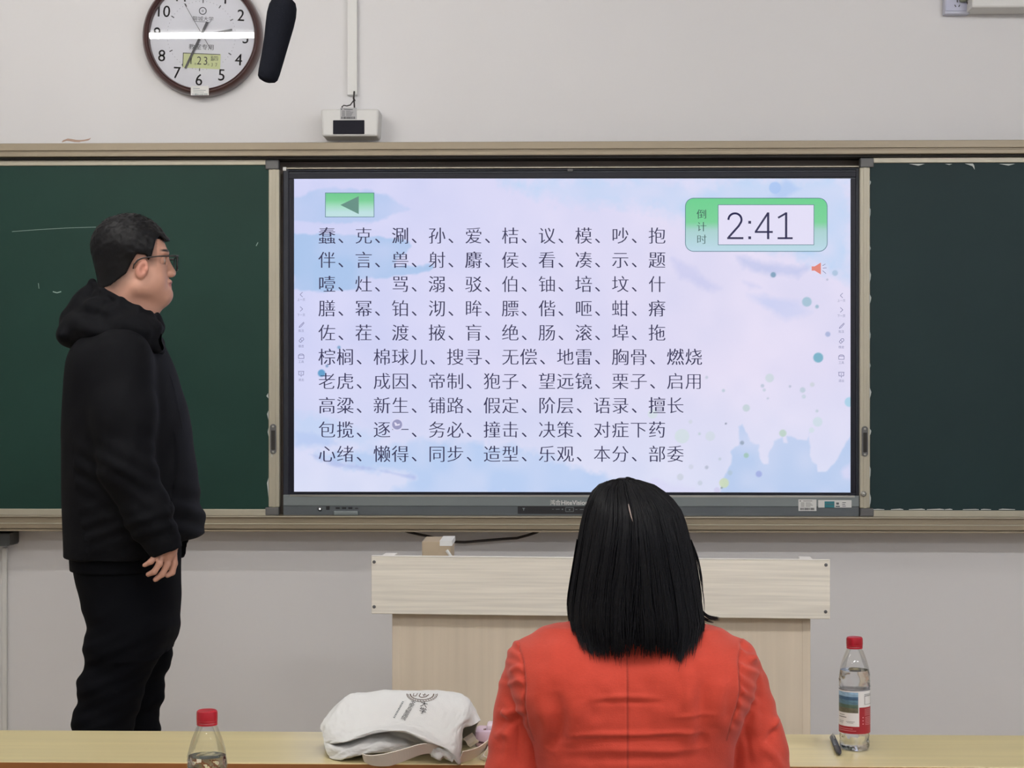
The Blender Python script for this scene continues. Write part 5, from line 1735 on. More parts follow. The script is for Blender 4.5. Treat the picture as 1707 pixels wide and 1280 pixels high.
# hair: a shell over the scalp inside the hairline, with short strands
HA = Field(H(-0.15, -0.12, -0.10) - 0.02, H(0.14, 0.12, 0.17) + 0.02, 0.0028)
sl_, xx, yy, zz = HA.coords(HA.lo, HA.lo + HA.h * HA.n)
G = np.stack(np.broadcast_arrays(xx, yy, zz), -1).reshape(-1, 3).astype(float)
db = B.sample(G)
u, v, w = hcoord(G)
ax_, ay_ = 225 + u / ms * math.cos(AL), 450 - w / ms
HAIRP = [(300, 330), (292, 398), (285, 406), (280, 400), (272, 401), (262, 394), (256, 402), (252, 418), (249, 430), (244, 436), (240, 427), (226, 426), (218, 440), (210, 458), (186, 478), (160, 488), (120, 490), (120, 330)]
dp = polysdf(ax_, ay_, HAIRP) * ms
tk = np.interp(w, [-.06, -.02, .02, .06, .10, .14], [.0012, .002, .005, .011, .015, .017])
# the back of the crown and the fringe are fuller
ec = lambda c, r: np.sqrt(((u - c[0]) / r[0]) ** 2 + ((v - c[1]) / r[1]) ** 2 + ((w - c[2]) / r[2]) ** 2) - 1
d = db - tk
d = np.minimum(d, ec((-.014, 0, .054), (.096, .080, .096)) * .085)
d = np.minimum(d, ec((.052, 0, .070), (.041, .055, .037)) * .04)
nz_ = vnoise(u + v * .6 + 3, w * 1.5 + v + 3, 5, 0.013) + .6 * vnoise(u * 1.4 - v + 3, w + 3, 6, 0.006) - .8
d = d - nz_ * np.interp(w, [0, .06, .12], [.0004, .002, .0045])
d = np.maximum(d, dp)
HA.D = d.reshape(HA.n).astype(np.float32)
V, F = HA.mesh(1)
hair = mesh('hair', V, F, M_hair, man, True)
# strands
N_ = 2600
th = rng.uniform(0, 2 * np.pi, N_); cz_ = rng.uniform(0.30, 1.0, N_)
n0 = np.stack([np.sqrt(1 - cz_ ** 2) * np.cos(th), np.sqrt(1 - cz_ ** 2) * np.sin(th), cz_], 1)
root = np.array((-.016, 0, .050)) + n0 * np.array((.094, .079, .092))
root[:, 0] += np.where(n0[:, 0] > .5, (n0[:, 0] - .5) * 0.012, 0)
t_ = np.stack([0.75 + 0 * th, rng.normal(0, .35, N_), 0.1 + rng.normal(0, .25, N_)], 1) * np.where(n0[:, 0:1] < -.35, np.array((-.3, .6, -1.6)), 1.0)
t_ -= n0 * (t_ * n0).sum(1)[:, None]
t_ /= np.linalg.norm(t_, axis=1)[:, None]
ln = rng.uniform(.014, .030, N_); lift = rng.uniform(0.05, 0.42, N_) * np.clip((cz_ - .25) * 1.6, 0.1, 1)
ss = np.linspace(0, 1, 5)
pt = root[:, None, :] + t_[:, None, :] * (ln[:, None] * ss)[..., None] + n0[:, None, :] * (ln * lift)[:, None, None] * np.sin(ss * 1.9)[None, :, None] - n0[:, None, :] * 0.003
pw = HO + pt[..., 0:1] * HF + pt[..., 1:2] * HL + pt[..., 2:3] * HZ
aa_, bb_ = 225 + pt[:, -1, 0] / ms * math.cos(AL), 450 - pt[:, -1, 2] / ms
ok = polysdf(aa_, bb_, HAIRP) < 1.5
ok &= pt[:, 0, 2] > .045
pw = pw[ok]
V, F = tubes(pw, np.tile(np.array((.0011, .0012, .0010, .0007, .0002)), (len(pw), 1)), 4)
mesh('hair_strands', V, F, M_hair, hair, True)

# spectacles
sp = empty('spectacles', H(0.10, 0, 0.02), None, None)
sp.parent = man; sp.location = H(0.10, 0, 0.02) - WL[man.name]
m = MB()
for sv in (-1, 1):
    pts = []
    for k in range(25):
        a = 2 * math.pi * k / 24
        c, s_2 = math.cos(a), math.sin(a)
        q = (abs(c) ** 3.2 + abs(s_2) ** 3.2) ** (-1 / 3.2)
        pts.append(H(0.1105 - 0.004 * (abs(c * q) if c * sv > 0 else 0), sv * 0.0345 + 0.0265 * c * q, 0.0185 + 0.0185 * s_2 * q))
    m.tube(pts, 0.0015, 6, False)
    top_ = [p for p in pts if p[2] > HO[2] + 0.030]
    m.tube([H(0.110, sv * .008, .0365), H(0.1105, sv * .034, .0372), H(0.107, sv * .062, .036)], 0.0022, 6)
m.tube([H(0.1105, -.008, .028), H(0.113, 0, .030), H(0.1105, .008, .028)], 0.0016, 6)
m.build('spectacle_rims', M_frame_sp, sp, True)
for sv in (-1, 1):
    MB().tube([H(0.108, sv * .062, .0345), H(0.100, sv * .070, .0345), H(0.06, sv * .075, .0325), H(0.018, sv * .0815, .0270), H(0.004, sv * .083, .0215), H(-0.0065, sv * .082, .008), H(-0.008, sv * .080, -.002)], [.002, .0024, .0019, .0019, .0021, .0022, .0018], 8).build('temple_arm', M_frame_sp, sp, True)
    pts = []
    for k in range(24):
        a = 2 * math.pi * k / 24; c, s_2 = math.cos(a), math.sin(a); q = (abs(c) ** 3.2 + abs(s_2) ** 3.2) ** (-1 / 3.2)
        pts.append(H(0.1103, sv * 0.0345 + 0.026 * c * q, 0.0185 + 0.018 * s_2 * q))
    MB().add(pts, [tuple(range(24))]).build('lens', M_lens, sp)

# jacket
J = Field((Mp(92, 0)[0], MYc - 0.40, mz(965)), (Mp(352, 0)[0], MYc + 0.40, mz(500)), 0.004)
rows = [(935, 113, 322, .205), (915, 112.5, 326, .212), (900, 112, 334, .215), (880, 112, 339, .218), (860, 112, 334, .222), (830, 112, 328, .225), (800, 112, 325, .228), (750, 112, 319, .232), (720, 112, 315, .235), (670, 114, 303, .238), (630, 117, 291, .235), (600, 121, 280, .225), (580, 127, 272, .20), (562, 140, 266, .16), (545, 158, 264, .12), (530, 172, 262, .10)]
LR = []
for py, xl, xr, ry in rows:
    a = Mp(xl, py)[0]; b = Mp(xr, py)[0]
    LR.append((mz(py), (a + b) / 2, MYc, (b - a) / 2, ry))
J.loft(LR, 0.02, 2.25)
J.chain([Mp(204, 596, -.165), Mp(208, 690, -.215), Mp(213, 780, -.245), Mp(250, 862, -.245), Mp(277, 914, -.240)], [0.074, 0.071, 0.064, 0.055, 0.043], 0.035)
J.chain([Mp(204, 596, .165), Mp(212, 690, .21), Mp(222, 780, .235), Mp(262, 850, .22), Mp(284, 915, .205)], [0.074, 0.071, 0.064, 0.055, 0.042], 0.035)
# cut: hems rise to the front, sleeves end at the cuffs
sl_, xx, yy, zz = J.coords(J.lo, J.lo + J.h * J.n)
hz = np.interp(xx, [Mp(112, 0)[0], Mp(150, 0)[0], Mp(250, 0)[0], Mp(312, 0)[0], Mp(340, 0)[0]], [mz(927), mz(927), mz(925), mz(902), mz(889)])
sleeve = (yy < MYc - 0.185) | (yy > MYc + 0.165)
nz_r = lambda py: P(853, py, MYc - 0.245)[2]
nx_r = lambda px: P(px, 640, MYc - 0.245)[0]
sz = np.interp(xx, [nx_r(215), nx_r(238), nx_r(297), nx_r(312)], [nz_r(942), nz_r(937), nz_r(916), nz_r(908)])
sz = np.where(yy > MYc, sz * 0 + P(853, 930, MYc + .2)[2], sz)
cut = np.where(sleeve & (xx > np.where(yy > MYc, P(225, 640, MYc + .2)[0], nx_r(228))), sz, hz)
J.D = np.maximum(J.D, cut - zz).astype(np.float32)
# neck hole
J.cap(H(-0.006, 0, -0.06), Mp(208, 560), 0.062, 0.062, 0.01, 's')
V, F = J.mesh(2)
nn = normals(V, F)
px, py = to_px(V)
# cloth folds
near_arm = V[:, 1] < MYc - 0.20
f = 0.005 * (vnoise(px, py * .6, 22, 40) - .5) + 0.004 * (vnoise(px * 1.6 + py * .5, py * .5, 23, 30) - .5)
el = np.exp(-((py - 790) / 60) ** 2) * near_arm
f += el * 0.0028 * (0.4 + vnoise(px, py, 24, 22)) * np.sin((py - px * .55) * .19)
cuff = np.exp(-((py - 880) / 35) ** 2) * near_arm
f += cuff * 0.0022 * np.sin((py + px * .35) * .24)
fr_ = np.exp(-((py - 860) / 45) ** 2) * (px > 285)
f += fr_ * 0.005 * np.sin((py - px * .3) * .16)
V = V + nn * f[:, None]
jk = mesh('jacket', V, F, M_jacket, man, True)
# inner shirt hem below the jacket
S_ = Field((Mp(100, 0)[0], MYc - 0.30, mz(960)), (Mp(330, 0)[0], MYc + 0.30, mz(880)), 0.004)
S_.loft([(mz(948), (Mp(124, 0)[0] + Mp(294, 0)[0]) / 2, MYc, (Mp(294, 0)[0] - Mp(124, 0)[0]) / 2, .185), (mz(890), (Mp(121, 0)[0] + Mp(300, 0)[0]) / 2, MYc, (Mp(300, 0)[0] - Mp(121, 0)[0]) / 2, .195)], 0.01, 2.3)
V, F = S_.mesh(2)
mesh('shirt_hem', V, F, M_trouser, man, True)

# hood lying on the back and round the neck
Hd = Field((Mp(88, 0)[0], MYc - 0.26, mz(610)), (Mp(280, 0)[0], MYc + 0.26, mz(455)), 0.0035)
Hd.ell(Mp(146, 548), (0.066, 0.135, 0.052), np.stack([HF * .88 - HZ * .47, HL, HZ * .88 + HF * .47]), 0.01)
Hd.ell(Mp(121, 560), (0.032, 0.11, 0.032), None, 0.03)
Hd.chain([Mp(153.5, 471), Mp(140, 500), Mp(122, 530)], [.0065, .020, .030], 0.03)
for sv in (-1, 1):
    e = [(154, 471, 0), (173, 485, .055), (202, 502, .10), (230, 516, .105), (250, 524, .075), (262, 527, .03)]
    Hd.chain([Mp(a, b, sv * c) for a, b, c in e], [.007, .008, .009, .010, .010, .009], 0.012)
    g = [(140, 512, .02), (160, 515, .075), (192, 526, .12), (226, 536, .125), (252, 545, .09), (264, 552, .035)]
    Hd.chain([Mp(a, b, sv * c) for a, b, c in g], [.024, .022, .020, .018, .017, .014], 0.03)
    g2 = [(128, 552, .05), (160, 552, .13), (200, 552, .155), (236, 560, .14), (258, 572, .09), (267, 585, .03)]
    Hd.chain([Mp(a, b, sv * c) for a, b, c in g2], [.030, .026, .022, .019, .016, .010], 0.03)
# stand collar front
Hd.chain([Mp(262.5, 524, -.03), Mp(265, 545, -.025), Mp(265.5, 562, -.025)], [.008, .008, .009], .012)
Hd.chain([Mp(262.5, 524, .03), Mp(265, 545, .025), Mp(265.5, 562, .025)], [.008, .008, .009], .012)
for sv in (-1, 1):
    Hd.chain([Mp(150, 496, 0), Mp(166, 512, sv * .04), Mp(192, 524, sv * .085), Mp(226, 532, sv * .09)], [.020, .020, .020, .016], 0.02)
Hd.cap(H(-0.004, 0, -0.03), Mp(210, 536), 0.062, 0.066, 0.012, 's')
for sv in (-1, 1):
    Hd.chain([Mp(157, 486, 0), Mp(166, 494, sv * .035), Mp(178, 503, sv * .07)], [.013, .014, .012], 0.012)
V, F = Hd.mesh(2)
nn = normals(V, F); px, py = to_px(V)
V = V + nn * (0.004 * np.sin((py - px * .35) * .16 + V[:, 1] * 12) * np.clip((px - 110) / 40, 0, 1) * np.clip((py - 490) / 30, 0, 1))[:, None]
mesh('hood', V, F, M_jacket, jk, True)


def drape_on(Fld, items, yref, lift=0.002, y0=-.5):
    Vv = []; Ff = []
    for V2, F2 in items:
        b = sum(len(q) for q in Vv)
        d = FWD[None] + RIGHT[None] * ((V2[:, 0] - CX) / FPX)[:, None] + np.array((0, 0, 1.0))[None] * ((CY - V2[:, 1]) / FPX)[:, None]
        t = np.full(len(V2), yref + y0)
        for _ in range(90):
            s = np.clip(Fld.sample(EYE + d * t[:, None]), -0.02, 0.02)
            t = t + s * 0.7
        t = np.clip(t, yref + y0, yref + 0.2) - lift
        Vv.append(EYE + d * t[:, None]); Ff += [tuple(i + b for i in f) for f in F2]
    return MB().add(np.concatenate(Vv), Ff)


def spline(p, n=24):
    p = np.array(p, float); t = np.linspace(0, 1, len(p)); f = np.linspace(0, 1, n)
    return [(float(np.interp(x, t, p[:, 0])), float(np.interp(x, t, p[:, 1]))) for x in f]


drape_on(J, [line2(spline([(291, 716), (296, 738), (297.5, 762), (295, 790), (290, 815)]), 2.0), line2(spline([(284, 622), (293, 650), (301, 690), (305.5, 716)]), 1.0)], MYc, 0.008).build('pocket_zip', M_zip, jk)

# trousers
T = Field((Mp(98, 0)[0], MYc - 0.30, PLAT), (Mp(320, 0)[0], MYc + 0.30, mz(885)), 0.005)
rows = [(905, 128, 298, .18), (950, 129, 297, .178), (975, 134, 297, .18), (1000, 143, 297, .182), (1030, 149, 296, .184), (1060, 152, 292, .184), (1085, 152, 286, .18)]
T.loft([(mz(a), (Mp(b, a)[0] + Mp(c, a)[0]) / 2, MYc, (Mp(c, a)[0] - Mp(b, a)[0]) / 2, d) for a, b, c, d in rows], 0.02, 2.3)
T.chain([Mp(214, 1040, -.09), Mp(203, 1090, -.095), Mp(184, 1150, -.10), Mp(172, 1210, -.10), Mp(168, 1290, -.10), Mp(172, 1445, -.10)], [.088, .082, .078, .0735, .072, .06], 0.03)
T.chain([Mp(226, 1040, .09), Mp(236, 1090, .095), Mp(231, 1150, .10), Mp(226, 1210, .10), Mp(222, 1290, .10), Mp(222, 1445, .10)], [.085, .074, .062, .0585, .06, .055], 0.03)
V, F = T.mesh(2)
nn = normals(V, F); px, py = to_px(V)
f = 0.0042 * np.sin(py * .10 + 1.5 * np.sin(px * .03) + V[:, 1] * 6) * np.clip((py - 960) / 80, 0, 1) * (0.1 + vnoise(px, py, 31, 50))
f += 0.0012 * np.sin(py * .27 + px * .12) * np.clip((py - 1000) / 80, 0, 1)
V = V + nn * f[:, None]
mesh('trousers', V, F, M_trouser, man, True)
for x, y in ((180, -.10), (226, .10)):
    q = Field(Mp(x - 45, 1480, y - .08), Mp(x + 140, 1430, y + .09), 0.005)
    q.lo[2] = PLAT - 0.01; q = Field(q.lo, Mp(x + 140, 1425, y + .09), 0.005)
    q.cap(Mp(x, 1452, y), Mp(x + 95, 1461, y + .02), 0.043, 0.034, 0.03)
    q.cap(Mp(x, 1440, y), Mp(x + 30, 1445, y), 0.046, 0.04, 0.03)
    sl_, xx, yy, zz = q.coords(q.lo, q.lo + q.h * q.n)
    q.D = np.maximum(q.D, PLAT + 0.001 - zz).astype(np.float32)
    V, F = q.mesh(2)
    mesh('shoe', V, F, M_shoe, man, True)

# ================================================================ THE SEATED WOMAN
WYc = 3.24
ws = WYc / FPX


def Wp(px, py, dy=0.0):
    return P(px, py, WYc) + np.array((0, dy, 0))


def wz(py): return Wp(853, py)[2]


wcx = Wp(1052, 0)[0]
woman = empty('person', (wcx, WYc, 0.0), 'person with shoulder length black hair in a coral red jacket, seated with back turned', 'person')
WB = Field((wcx - 0.36, WYc - 0.26, 0.0), (wcx + 0.38, WYc + 0.60, wz(795)), 0.005)
hc = Wp(1054, 890)
hc = np.array((hc[0], WYc + 0.005, hc[2]))
E3 = np.eye(3)
hp = lambda a, b, c: hc + np.array((a, b, c))
WB.ell(hp(0, -0.005, 0.012), (0.076, 0.092, 0.085), None, 0.01)
WB.ell(hp(0, 0.045, -0.055), (0.058, 0.05, 0.066), None, 0.03)
WB.cap(hp(0, 0.088, -0.015), hp(0, 0.104, -0.05), 0.008, 0.011, 0.012)
WB.ell(hp(0, 0.078, -0.11), (0.02, 0.018, 0.016), None, 0.02)
WB.ell(hp(0, 0.092, -0.08), (0.022, 0.01, 0.009), None, 0.006)
for sv in (-1, 1):
    WB.ell(hp(sv * .03, .085, -.02), (0.014, 0.012, 0.01), None, 0.008, 's')
    WB.ell(hp(sv * .03, .078, -.02), (0.012, 0.012, 0.012), None, 0.002)
    WB.ell(hp(sv * .076, 0.0, -0.03), (0.008, 0.016, 0.027), None, 0.006)
WB.cap(hp(0, -0.015, -0.06), Wp(1052, 1075, -.01), 0.05, 0.055, 0.03)
WB.loft([(0.46, wcx, WYc, .165, .12), (0.60, wcx, WYc, .15, .105), (wz(1180), wcx, WYc, .15, .10), (wz(1110), wcx, WYc, .165, .09), (wz(1075), wcx, WYc, .10, .06)], 0.03)
ELl, ELr = Wp(855, 1288, -.01), Wp(1262, 1288, -.01)
HDl = np.array((wcx - 0.13, 3.56, DZ + 0.035)); HDr = np.array((wcx + 0.15, 3.57, DZ + 0.035))
for sv, el_, hd in ((-1, ELl, HDl), (1, ELr, HDr)):
    sh = Wp(1052 + sv * 158, 1112)
    WB.chain([sh, el_, hd], [0.045, 0.036, 0.025], 0.02)
    WB.ell(hd + np.array((-sv * .02, .045, -.008)), (0.036, 0.045, 0.014), None, 0.012)
    for k in range(4):
        b0 = hd + np.array((-sv * (.048 - k * .019), .085, -.008))
        l = (.060, .072, .068, .052)[k] * 0.9
        WB.chain([b0 - np.array((0, .03, 0)), b0 + np.array((-sv * .004, l * .5, .004)), b0 + np.array((-sv * .01, l, -.010))], [0.0085, 0.0082, 0.0066], 0.003)
    WB.chain([hd + np.array((-sv * .05, .02, -.008)), hd + np.array((-sv * .072, .05, -.008)), hd + np.array((-sv * .078, .078, -.012))], [0.010, 0.0092, 0.0075], 0.005)
    WB.chain([np.array((wcx + sv * .09, WYc - .01, .53)), np.array((wcx + sv * .10, WYc + .40, .54)), np.array((wcx + sv * .10, WYc + .40, .06))], [0.075, 0.055, 0.036], 0.03)
    WB.cap(np.array((wcx + sv * .10, WYc + .39, .04)), np.array((wcx + sv * .11, WYc + .55, .03)), 0.035, 0.026, 0.02)
sl_, xx, yy, zz = WB.coords(WB.lo, WB.lo + WB.h * WB.n)
WB.D = np.maximum(WB.D, 0.004 - zz).astype(np.float32)
V, F = WB.mesh(2)
d_ = V - hc
colw = np.tile(CN((206, 164, 144)), (len(V), 1))
lm = np.sqrt((d_[:, 0] / .024) ** 2 + ((d_[:, 1] - .096) / .014) ** 2 + ((d_[:, 2] + .08) / .01) ** 2) < 1.05
colw[lm] = CN((180, 96, 92))
em = (np.hypot(np.abs(d_[:, 0]) - .03, d_[:, 2] + .02) < .006) & (d_[:, 1] > .082)
colw[em] = CN((30, 26, 26))
colw[d_[:, 2] < -.80] = CN((206, 164, 144))
mesh('body', V, F, M_skin, woman, True, col=colw)

# jacket
K = Field((wcx - 0.37, WYc - 0.27, 0.50), (wcx + 0.37, WYc + 0.36, wz(1000)), 0.003)
rows = [(0.52, 183, .150), (0.64, 170, .140), (wz(1280), 165, .135), (wz(1230), 170, .135), (wz(1180), 180, .135), (wz(1140), 186, .13), (wz(1105), 186, .118), (wz(1085), 176, .098), (wz(1068), 150, .075), (wz(1055), 118, .055)]
K.loft([(z, wcx + (3 if z > wz(1200) else 4) * ws, WYc + 0.0, hw * ws, ry) for z, hw, ry in rows], 0.02, 2.5)
for sv in (-1, 1):
    tipx = 888 if sv < 0 else 1216
    K.cap(Wp(1052 + sv * 40, 1076, -.005), Wp(tipx, 1104, 0), 0.068, 0.046, 0.04)
    K.ell(Wp(1052 + sv * 95, 1135, -.055), (0.10, 0.075, 0.09), None, 0.05)
# sleeves
K.chain([Wp(884, 1106, .0), Wp(876, 1140, .0), Wp(868, 1190, .0), Wp(860, 1245, -.005), Wp(856, 1290, -.01)], [.040, .046, .048, .050, .050], .007)
K.chain([Wp(1222, 1102, .0), Wp(1234, 1140, .0), Wp(1248, 1190, .0), Wp(1262, 1245, -.005), Wp(1266, 1292, -.01)], [.042, .049, .051, .054, .054], .007)
for el_, hd, x in ((ELl, HDl, 856), (ELr, HDr, 1266)):
    K.chain([Wp(x, 1290, -.01), (Wp(x, 1290, 0) + hd) / 2 + np.array((0, 0, 0.004)), hd + np.array((0, -.03, 0.002))], [.050, .044, .033], .02)
# neck opening
K.cap(Wp(1052, 1060, .0), Wp(1052, 990, .01), 0.062, 0.066, 0.01, 's')
sl_, xx, yy, zz = K.coords(K.lo, K.lo + K.h * K.n)
K.D = np.where((yy > yn_ - 0.03), np.maximum(K.D, DZ + 0.003 - zz), K.D).astype(np.float32)
V, F = K.mesh(2)
nn = normals(V, F); px, py = to_px(V)
back = np.clip(-nn[:, 1] * 1.6, 0, 1)
f = np.zeros(len(V))
SEAML = [(866, 1079), (871, 1105), (874, 1140), (874, 1180), (880, 1205), (893, 1240)]
SEAMR = [(1234, 1062), (1233, 1100), (1234, 1150), (1228, 1180), (1216, 1212), (1211, 1240)]


def seam_x(pts, y):
    p = np.array(pts, float); return np.interp(y, p[:, 1], p[:, 0])


dL = px - seam_x(SEAML, py); dR = px - seam_x(SEAMR, py)
vis = (py > 1055) & (py < 1235)
# armhole grooves and the raised body edge beside them
f -= 0.0035 * np.exp(-(dL / 2.2) ** 2) * vis * back * np.clip((1225 - py) / 40, 0, 1)
f -= 0.0035 * np.exp(-(dR / 2.2) ** 2) * vis * back * np.clip((1225 - py) / 40, 0, 1)
# gathered puckers on the sleeve heads
pk = np.clip(1 - (py - 1170) / 60, 0, 1) * (py > 1065)
oL = np.clip(-dL, 0, None); oR = np.clip(dR, 0, None)
f += 0.0042 * np.sin((py + oL * .55) * 0.27 + 3.2 * vnoise(px, py, 44, 26)) * (0.25 + vnoise(px + 90, py, 45, 18)) * np.exp(-(oL / 18.0)) * (dL < -1) * pk
f += 0.0045 * np.sin((py - oR * .65) * 0.29 + 3.2 * vnoise(px, py, 46, 26)) * (0.25 + vnoise(px + 90, py, 47, 18)) * np.exp(-(oR / 20.0)) * (dR > 1) * pk


def crease(pts, amp, wd):
    """a soft fold (positive) or valley (negative) along a line in the photograph's frame on the back"""
    global f
    p = np.array(pts, float)
    best = np.full(len(V), 1e9)
    tt = np.zeros(len(V))
    n = len(p) - 1
    for i in range(n):
        e = p[i + 1] - p[i]
        t = np.clip(((px - p[i, 0]) * e[0] + (py - p[i, 1]) * e[1]) / (e @ e), 0, 1)
        dd = np.hypot(px - p[i, 0] - e[0] * t, py - p[i, 1] - e[1] * t)
        m = dd < best
        best = np.where(m, dd, best); tt = np.where(m, (i + t) / n, tt)
    f += amp * np.exp(-(best / wd) ** 2) * np.sin(np.clip(tt, 0.02, .98) * np.pi) ** 0.6 * (nn[:, 1] < 0.15)


crease([(1046, 1085), (1046, 1290)], -0.0016, 1.6)
crease([(890, 1150), (905, 1190), (915, 1225), (908, 1270)], 0.006, 14)
crease([(926, 1150), (934, 1190), (932, 1225), (915, 1250)], -0.010, 13)
crease([(960, 1165), (965, 1200), (958, 1250)], 0.005, 16)
crease([(1180, 1120), (1172, 1160), (1168, 1200), (1172, 1260)], -0.008, 12)
crease([(1150, 1130), (1146, 1180), (1150, 1240)], 0.005, 14)
crease([(1205, 1130), (1200, 1175), (1190, 1215)], 0.005, 12)
crease([(990, 1164), (1040, 1161), (1100, 1164)], 0.0035, 5)
crease([(985, 1172), (1040, 1170), (1105, 1172)], -0.0030, 5)
crease([(940, 1226), (1000, 1223), (1060, 1225), (1130, 1221), (1180, 1222)], 0.0045, 4.5)
crease([(950, 1234), (1040, 1233), (1140, 1230)], -0.0035, 6)
crease([(930, 1254), (1020, 1250), (1120, 1252), (1190, 1246)], 0.0035, 6)
crease([(960, 1268), (1060, 1266), (1160, 1264)], -0.003, 7)
crease([(1120, 1196), (1160, 1192), (1200, 1190)], 0.0022, 4)
# sleeve folds
crease([(836, 1186), (848, 1190), (862, 1184)], 0.010, 5)
crease([(835, 1198), (850, 1204), (868, 1198)], -0.006, 6)
crease([(850, 1120), (858, 1115), (868, 1112)], 0.006, 5)
crease([(846, 1140), (858, 1138), (870, 1134)], 0.006, 5)
crease([(826, 1232), (838, 1222), (856, 1228)], 0.007, 8)
crease([(850, 1160), (848, 1210), (842, 1275)], 0.005, 8)
crease([(868, 1190), (864, 1240), (866, 1280)], -0.006, 7)
crease([(880, 1215), (884, 1240), (882, 1280)], 0.003, 6)
crease([(1252, 1090), (1254, 1098), (1248, 1104)], 0.008, 5)
crease([(1240, 1112), (1262, 1122), (1272, 1150)], 0.004, 6)
crease([(1250, 1140), (1258, 1180), (1262, 1230)], 0.005, 8)
crease([(1240, 1180), (1244, 1230), (1252, 1280)], -0.004, 6)
crease([(1286, 1215), (1292, 1206), (1297, 1196)], 0.006, 4)
crease([(1276, 1240), (1284, 1225), (1294, 1215)], -0.005, 5)
crease([(1268, 1240), (1290, 1260), (1304, 1285)], 0.005, 8)
f += 0.0022 * (vnoise(px, py, 41, 22) - .5) * 2
V = V + nn * f[:, None]
px, py = to_px(V)
colj = np.tile(CN((192, 68, 52)), (len(V), 1))
mb_ = back * vis
st = np.maximum(np.exp(-((px - 1046) / 1.3) ** 2) * (py > 1075) * back, np.maximum(np.exp(-(dL / 1.2) ** 2), np.exp(-(dR / 1.2) ** 2)) * mb_)
colj = colj * (1 - 0.42 * st[:, None])
wj = mesh('jacket', V, F, M_blazer, woman, True, col=colj)
# trousers
Tw = Field((wcx - 0.26, WYc - 0.20, 0.03), (wcx + 0.26, WYc + 0.54, 0.68), 0.006)
Tw.loft([(0.455, wcx, WYc, .18, .135), (0.60, wcx, WYc, .165, .125)], 0.03)
for sv in (-1, 1):
    Tw.chain([np.array((wcx + sv * .09, WYc - .01, .545)), np.array((wcx + sv * .10, WYc + .40, .545)), np.array((wcx + sv * .10, WYc + .40, .08))], [0.088, 0.07, 0.055], 0.03)
V, F = Tw.mesh(1)
mesh('trousers', V, F, M_navy, woman, True)
for sv in (-1, 1):
    q = Field((wcx + sv * .10 - .07, WYc + .28, -0.01), (wcx + sv * .10 + .07, WYc + .66, .12), 0.005)
    q.cap((wcx + sv * .10, WYc + .385, .045), (wcx + sv * .11, WYc + .57, .034), .042, .032, .02)
    sl_, xx, yy, zz = q.coords(q.lo, q.lo + q.h * q.n)
    q.D = np.maximum(q.D, 0.001 - zz).astype(np.float32)
    V, F = q.mesh(1)
    mesh('shoe', V, F, M_shoe, woman, True)

# hair
HROW = [(796, 1036, 1050, .010), (801, 1016, 1066, .030), (808, 1000, 1088, .048), (818, 991, 1103, .066), (832, 984, 1119, .084), (850, 977, 1132, .098), (875, 971, 1141, .108), (905, 966, 1148, .113), (940, 960, 1155, .114), (970, 955, 1160, .114), (1000, 951, 1165, .114), (1030, 950, 1170, .116), (1060, 956, 1166, .116), (1090, 960, 1160, .116)]
hz_ = np.array([wz(q[0]) for q in HROW])[::-1]
hcx = np.array([(Wp(q[1], 0)[0] + Wp(q[2], 0)[0]) / 2 for q in HROW])[::-1]
hrx = np.array([(Wp(q[2], 0)[0] - Wp(q[1], 0)[0]) / 2 for q in HROW])[::-1]
hry = np.array([q[3] for q in HROW])[::-1]
hcy = WYc - 0.004
HW = Field((wcx - 0.16, WYc - 0.15, wz(1085)), (wcx + 0.17, WYc + 0.15, wz(790)), 0.0035)
rows = [(z, c, hcy, rx * .955, ry * .94) for z, c, rx, ry in zip(hz_, hcx, hrx, hry) if z > wz(1064)]
HW.loft(rows, 0.01, 2.1)
# open face at the front
HW.cap(hp(0, .115, -.04), hp(0, .115, -.25), 0.075, 0.075, 0.02, 's')
V, F = HW.mesh(2)
nn = normals(V, F); an = np.arctan2(V[:, 1] - hcy, V[:, 0] - wcx)
low = np.clip((wz(860) - V[:, 2]) / 0.1, 0, 1)
V = V + nn * ((0.0022 * np.sin(an * 46 + 2 * np.sin(an * 7)) + 0.0012 * np.sin(an * 97)) * low)[:, None]
wh = mesh('hair', V, F, M_hair_w, woman, True)
# strands falling from the parting
N_ = 2600
an = rng.uniform(0, 2 * np.pi, N_)
front = (np.sin(an) > 0.72)
an = np.where(front, an + np.pi, an)
an = an + 0.05 * np.sin(an * 23)
clump = np.interp(np.mod(an, 2 * np.pi), np.linspace(0, 2 * np.pi, 64), np.r_[rng.uniform(-1, 1, 63), 0])
sn = np.sin(an); cn_ = np.cos(an)
zend_px = np.interp(np.abs(cn_), [0, .5, .82, .93, 1], [1073, 1071, 1063, 1050, 1036]) + 8 * clump + rng.normal(0, 5, N_)
tail = rng.random(N_) < 0.07
zend_px = zend_px + np.where(tail & (sn < -.3), rng.uniform(4, 12, N_), 0)
z1 = 1.5 + (CY - zend_px) * ws
tstart = rng.uniform(0, .32, N_) ** 1.3
Kp = 16
s_ = np.linspace(0, 1, Kp)
ztop = wz(799)
tt = tstart[:, None] + (1 - tstart[:, None]) * s_[None]
zz = ztop + (z1[:, None] - ztop) * (tt ** 1.25)
off = rng.uniform(-0.004, 0.0035, N_)
rx = np.interp(zz, hz_, hrx) + off[:, None]; ry = np.interp(zz, hz_, hry) + off[:, None]; cx_ = np.interp(zz, hz_, hcx)
wob = rng.normal(0, 0.05, N_)[:, None] * s_[None] ** 2 + 0.02 * np.sin(s_[None] * rng.uniform(3, 7, N_)[:, None] + rng.uniform(0, 6, N_)[:, None])
aa = an[:, None] + wob
pin = 1 - 0.03 * np.clip((tt - .86) / .14, 0, 1) ** 2 * (1 + clump[:, None])
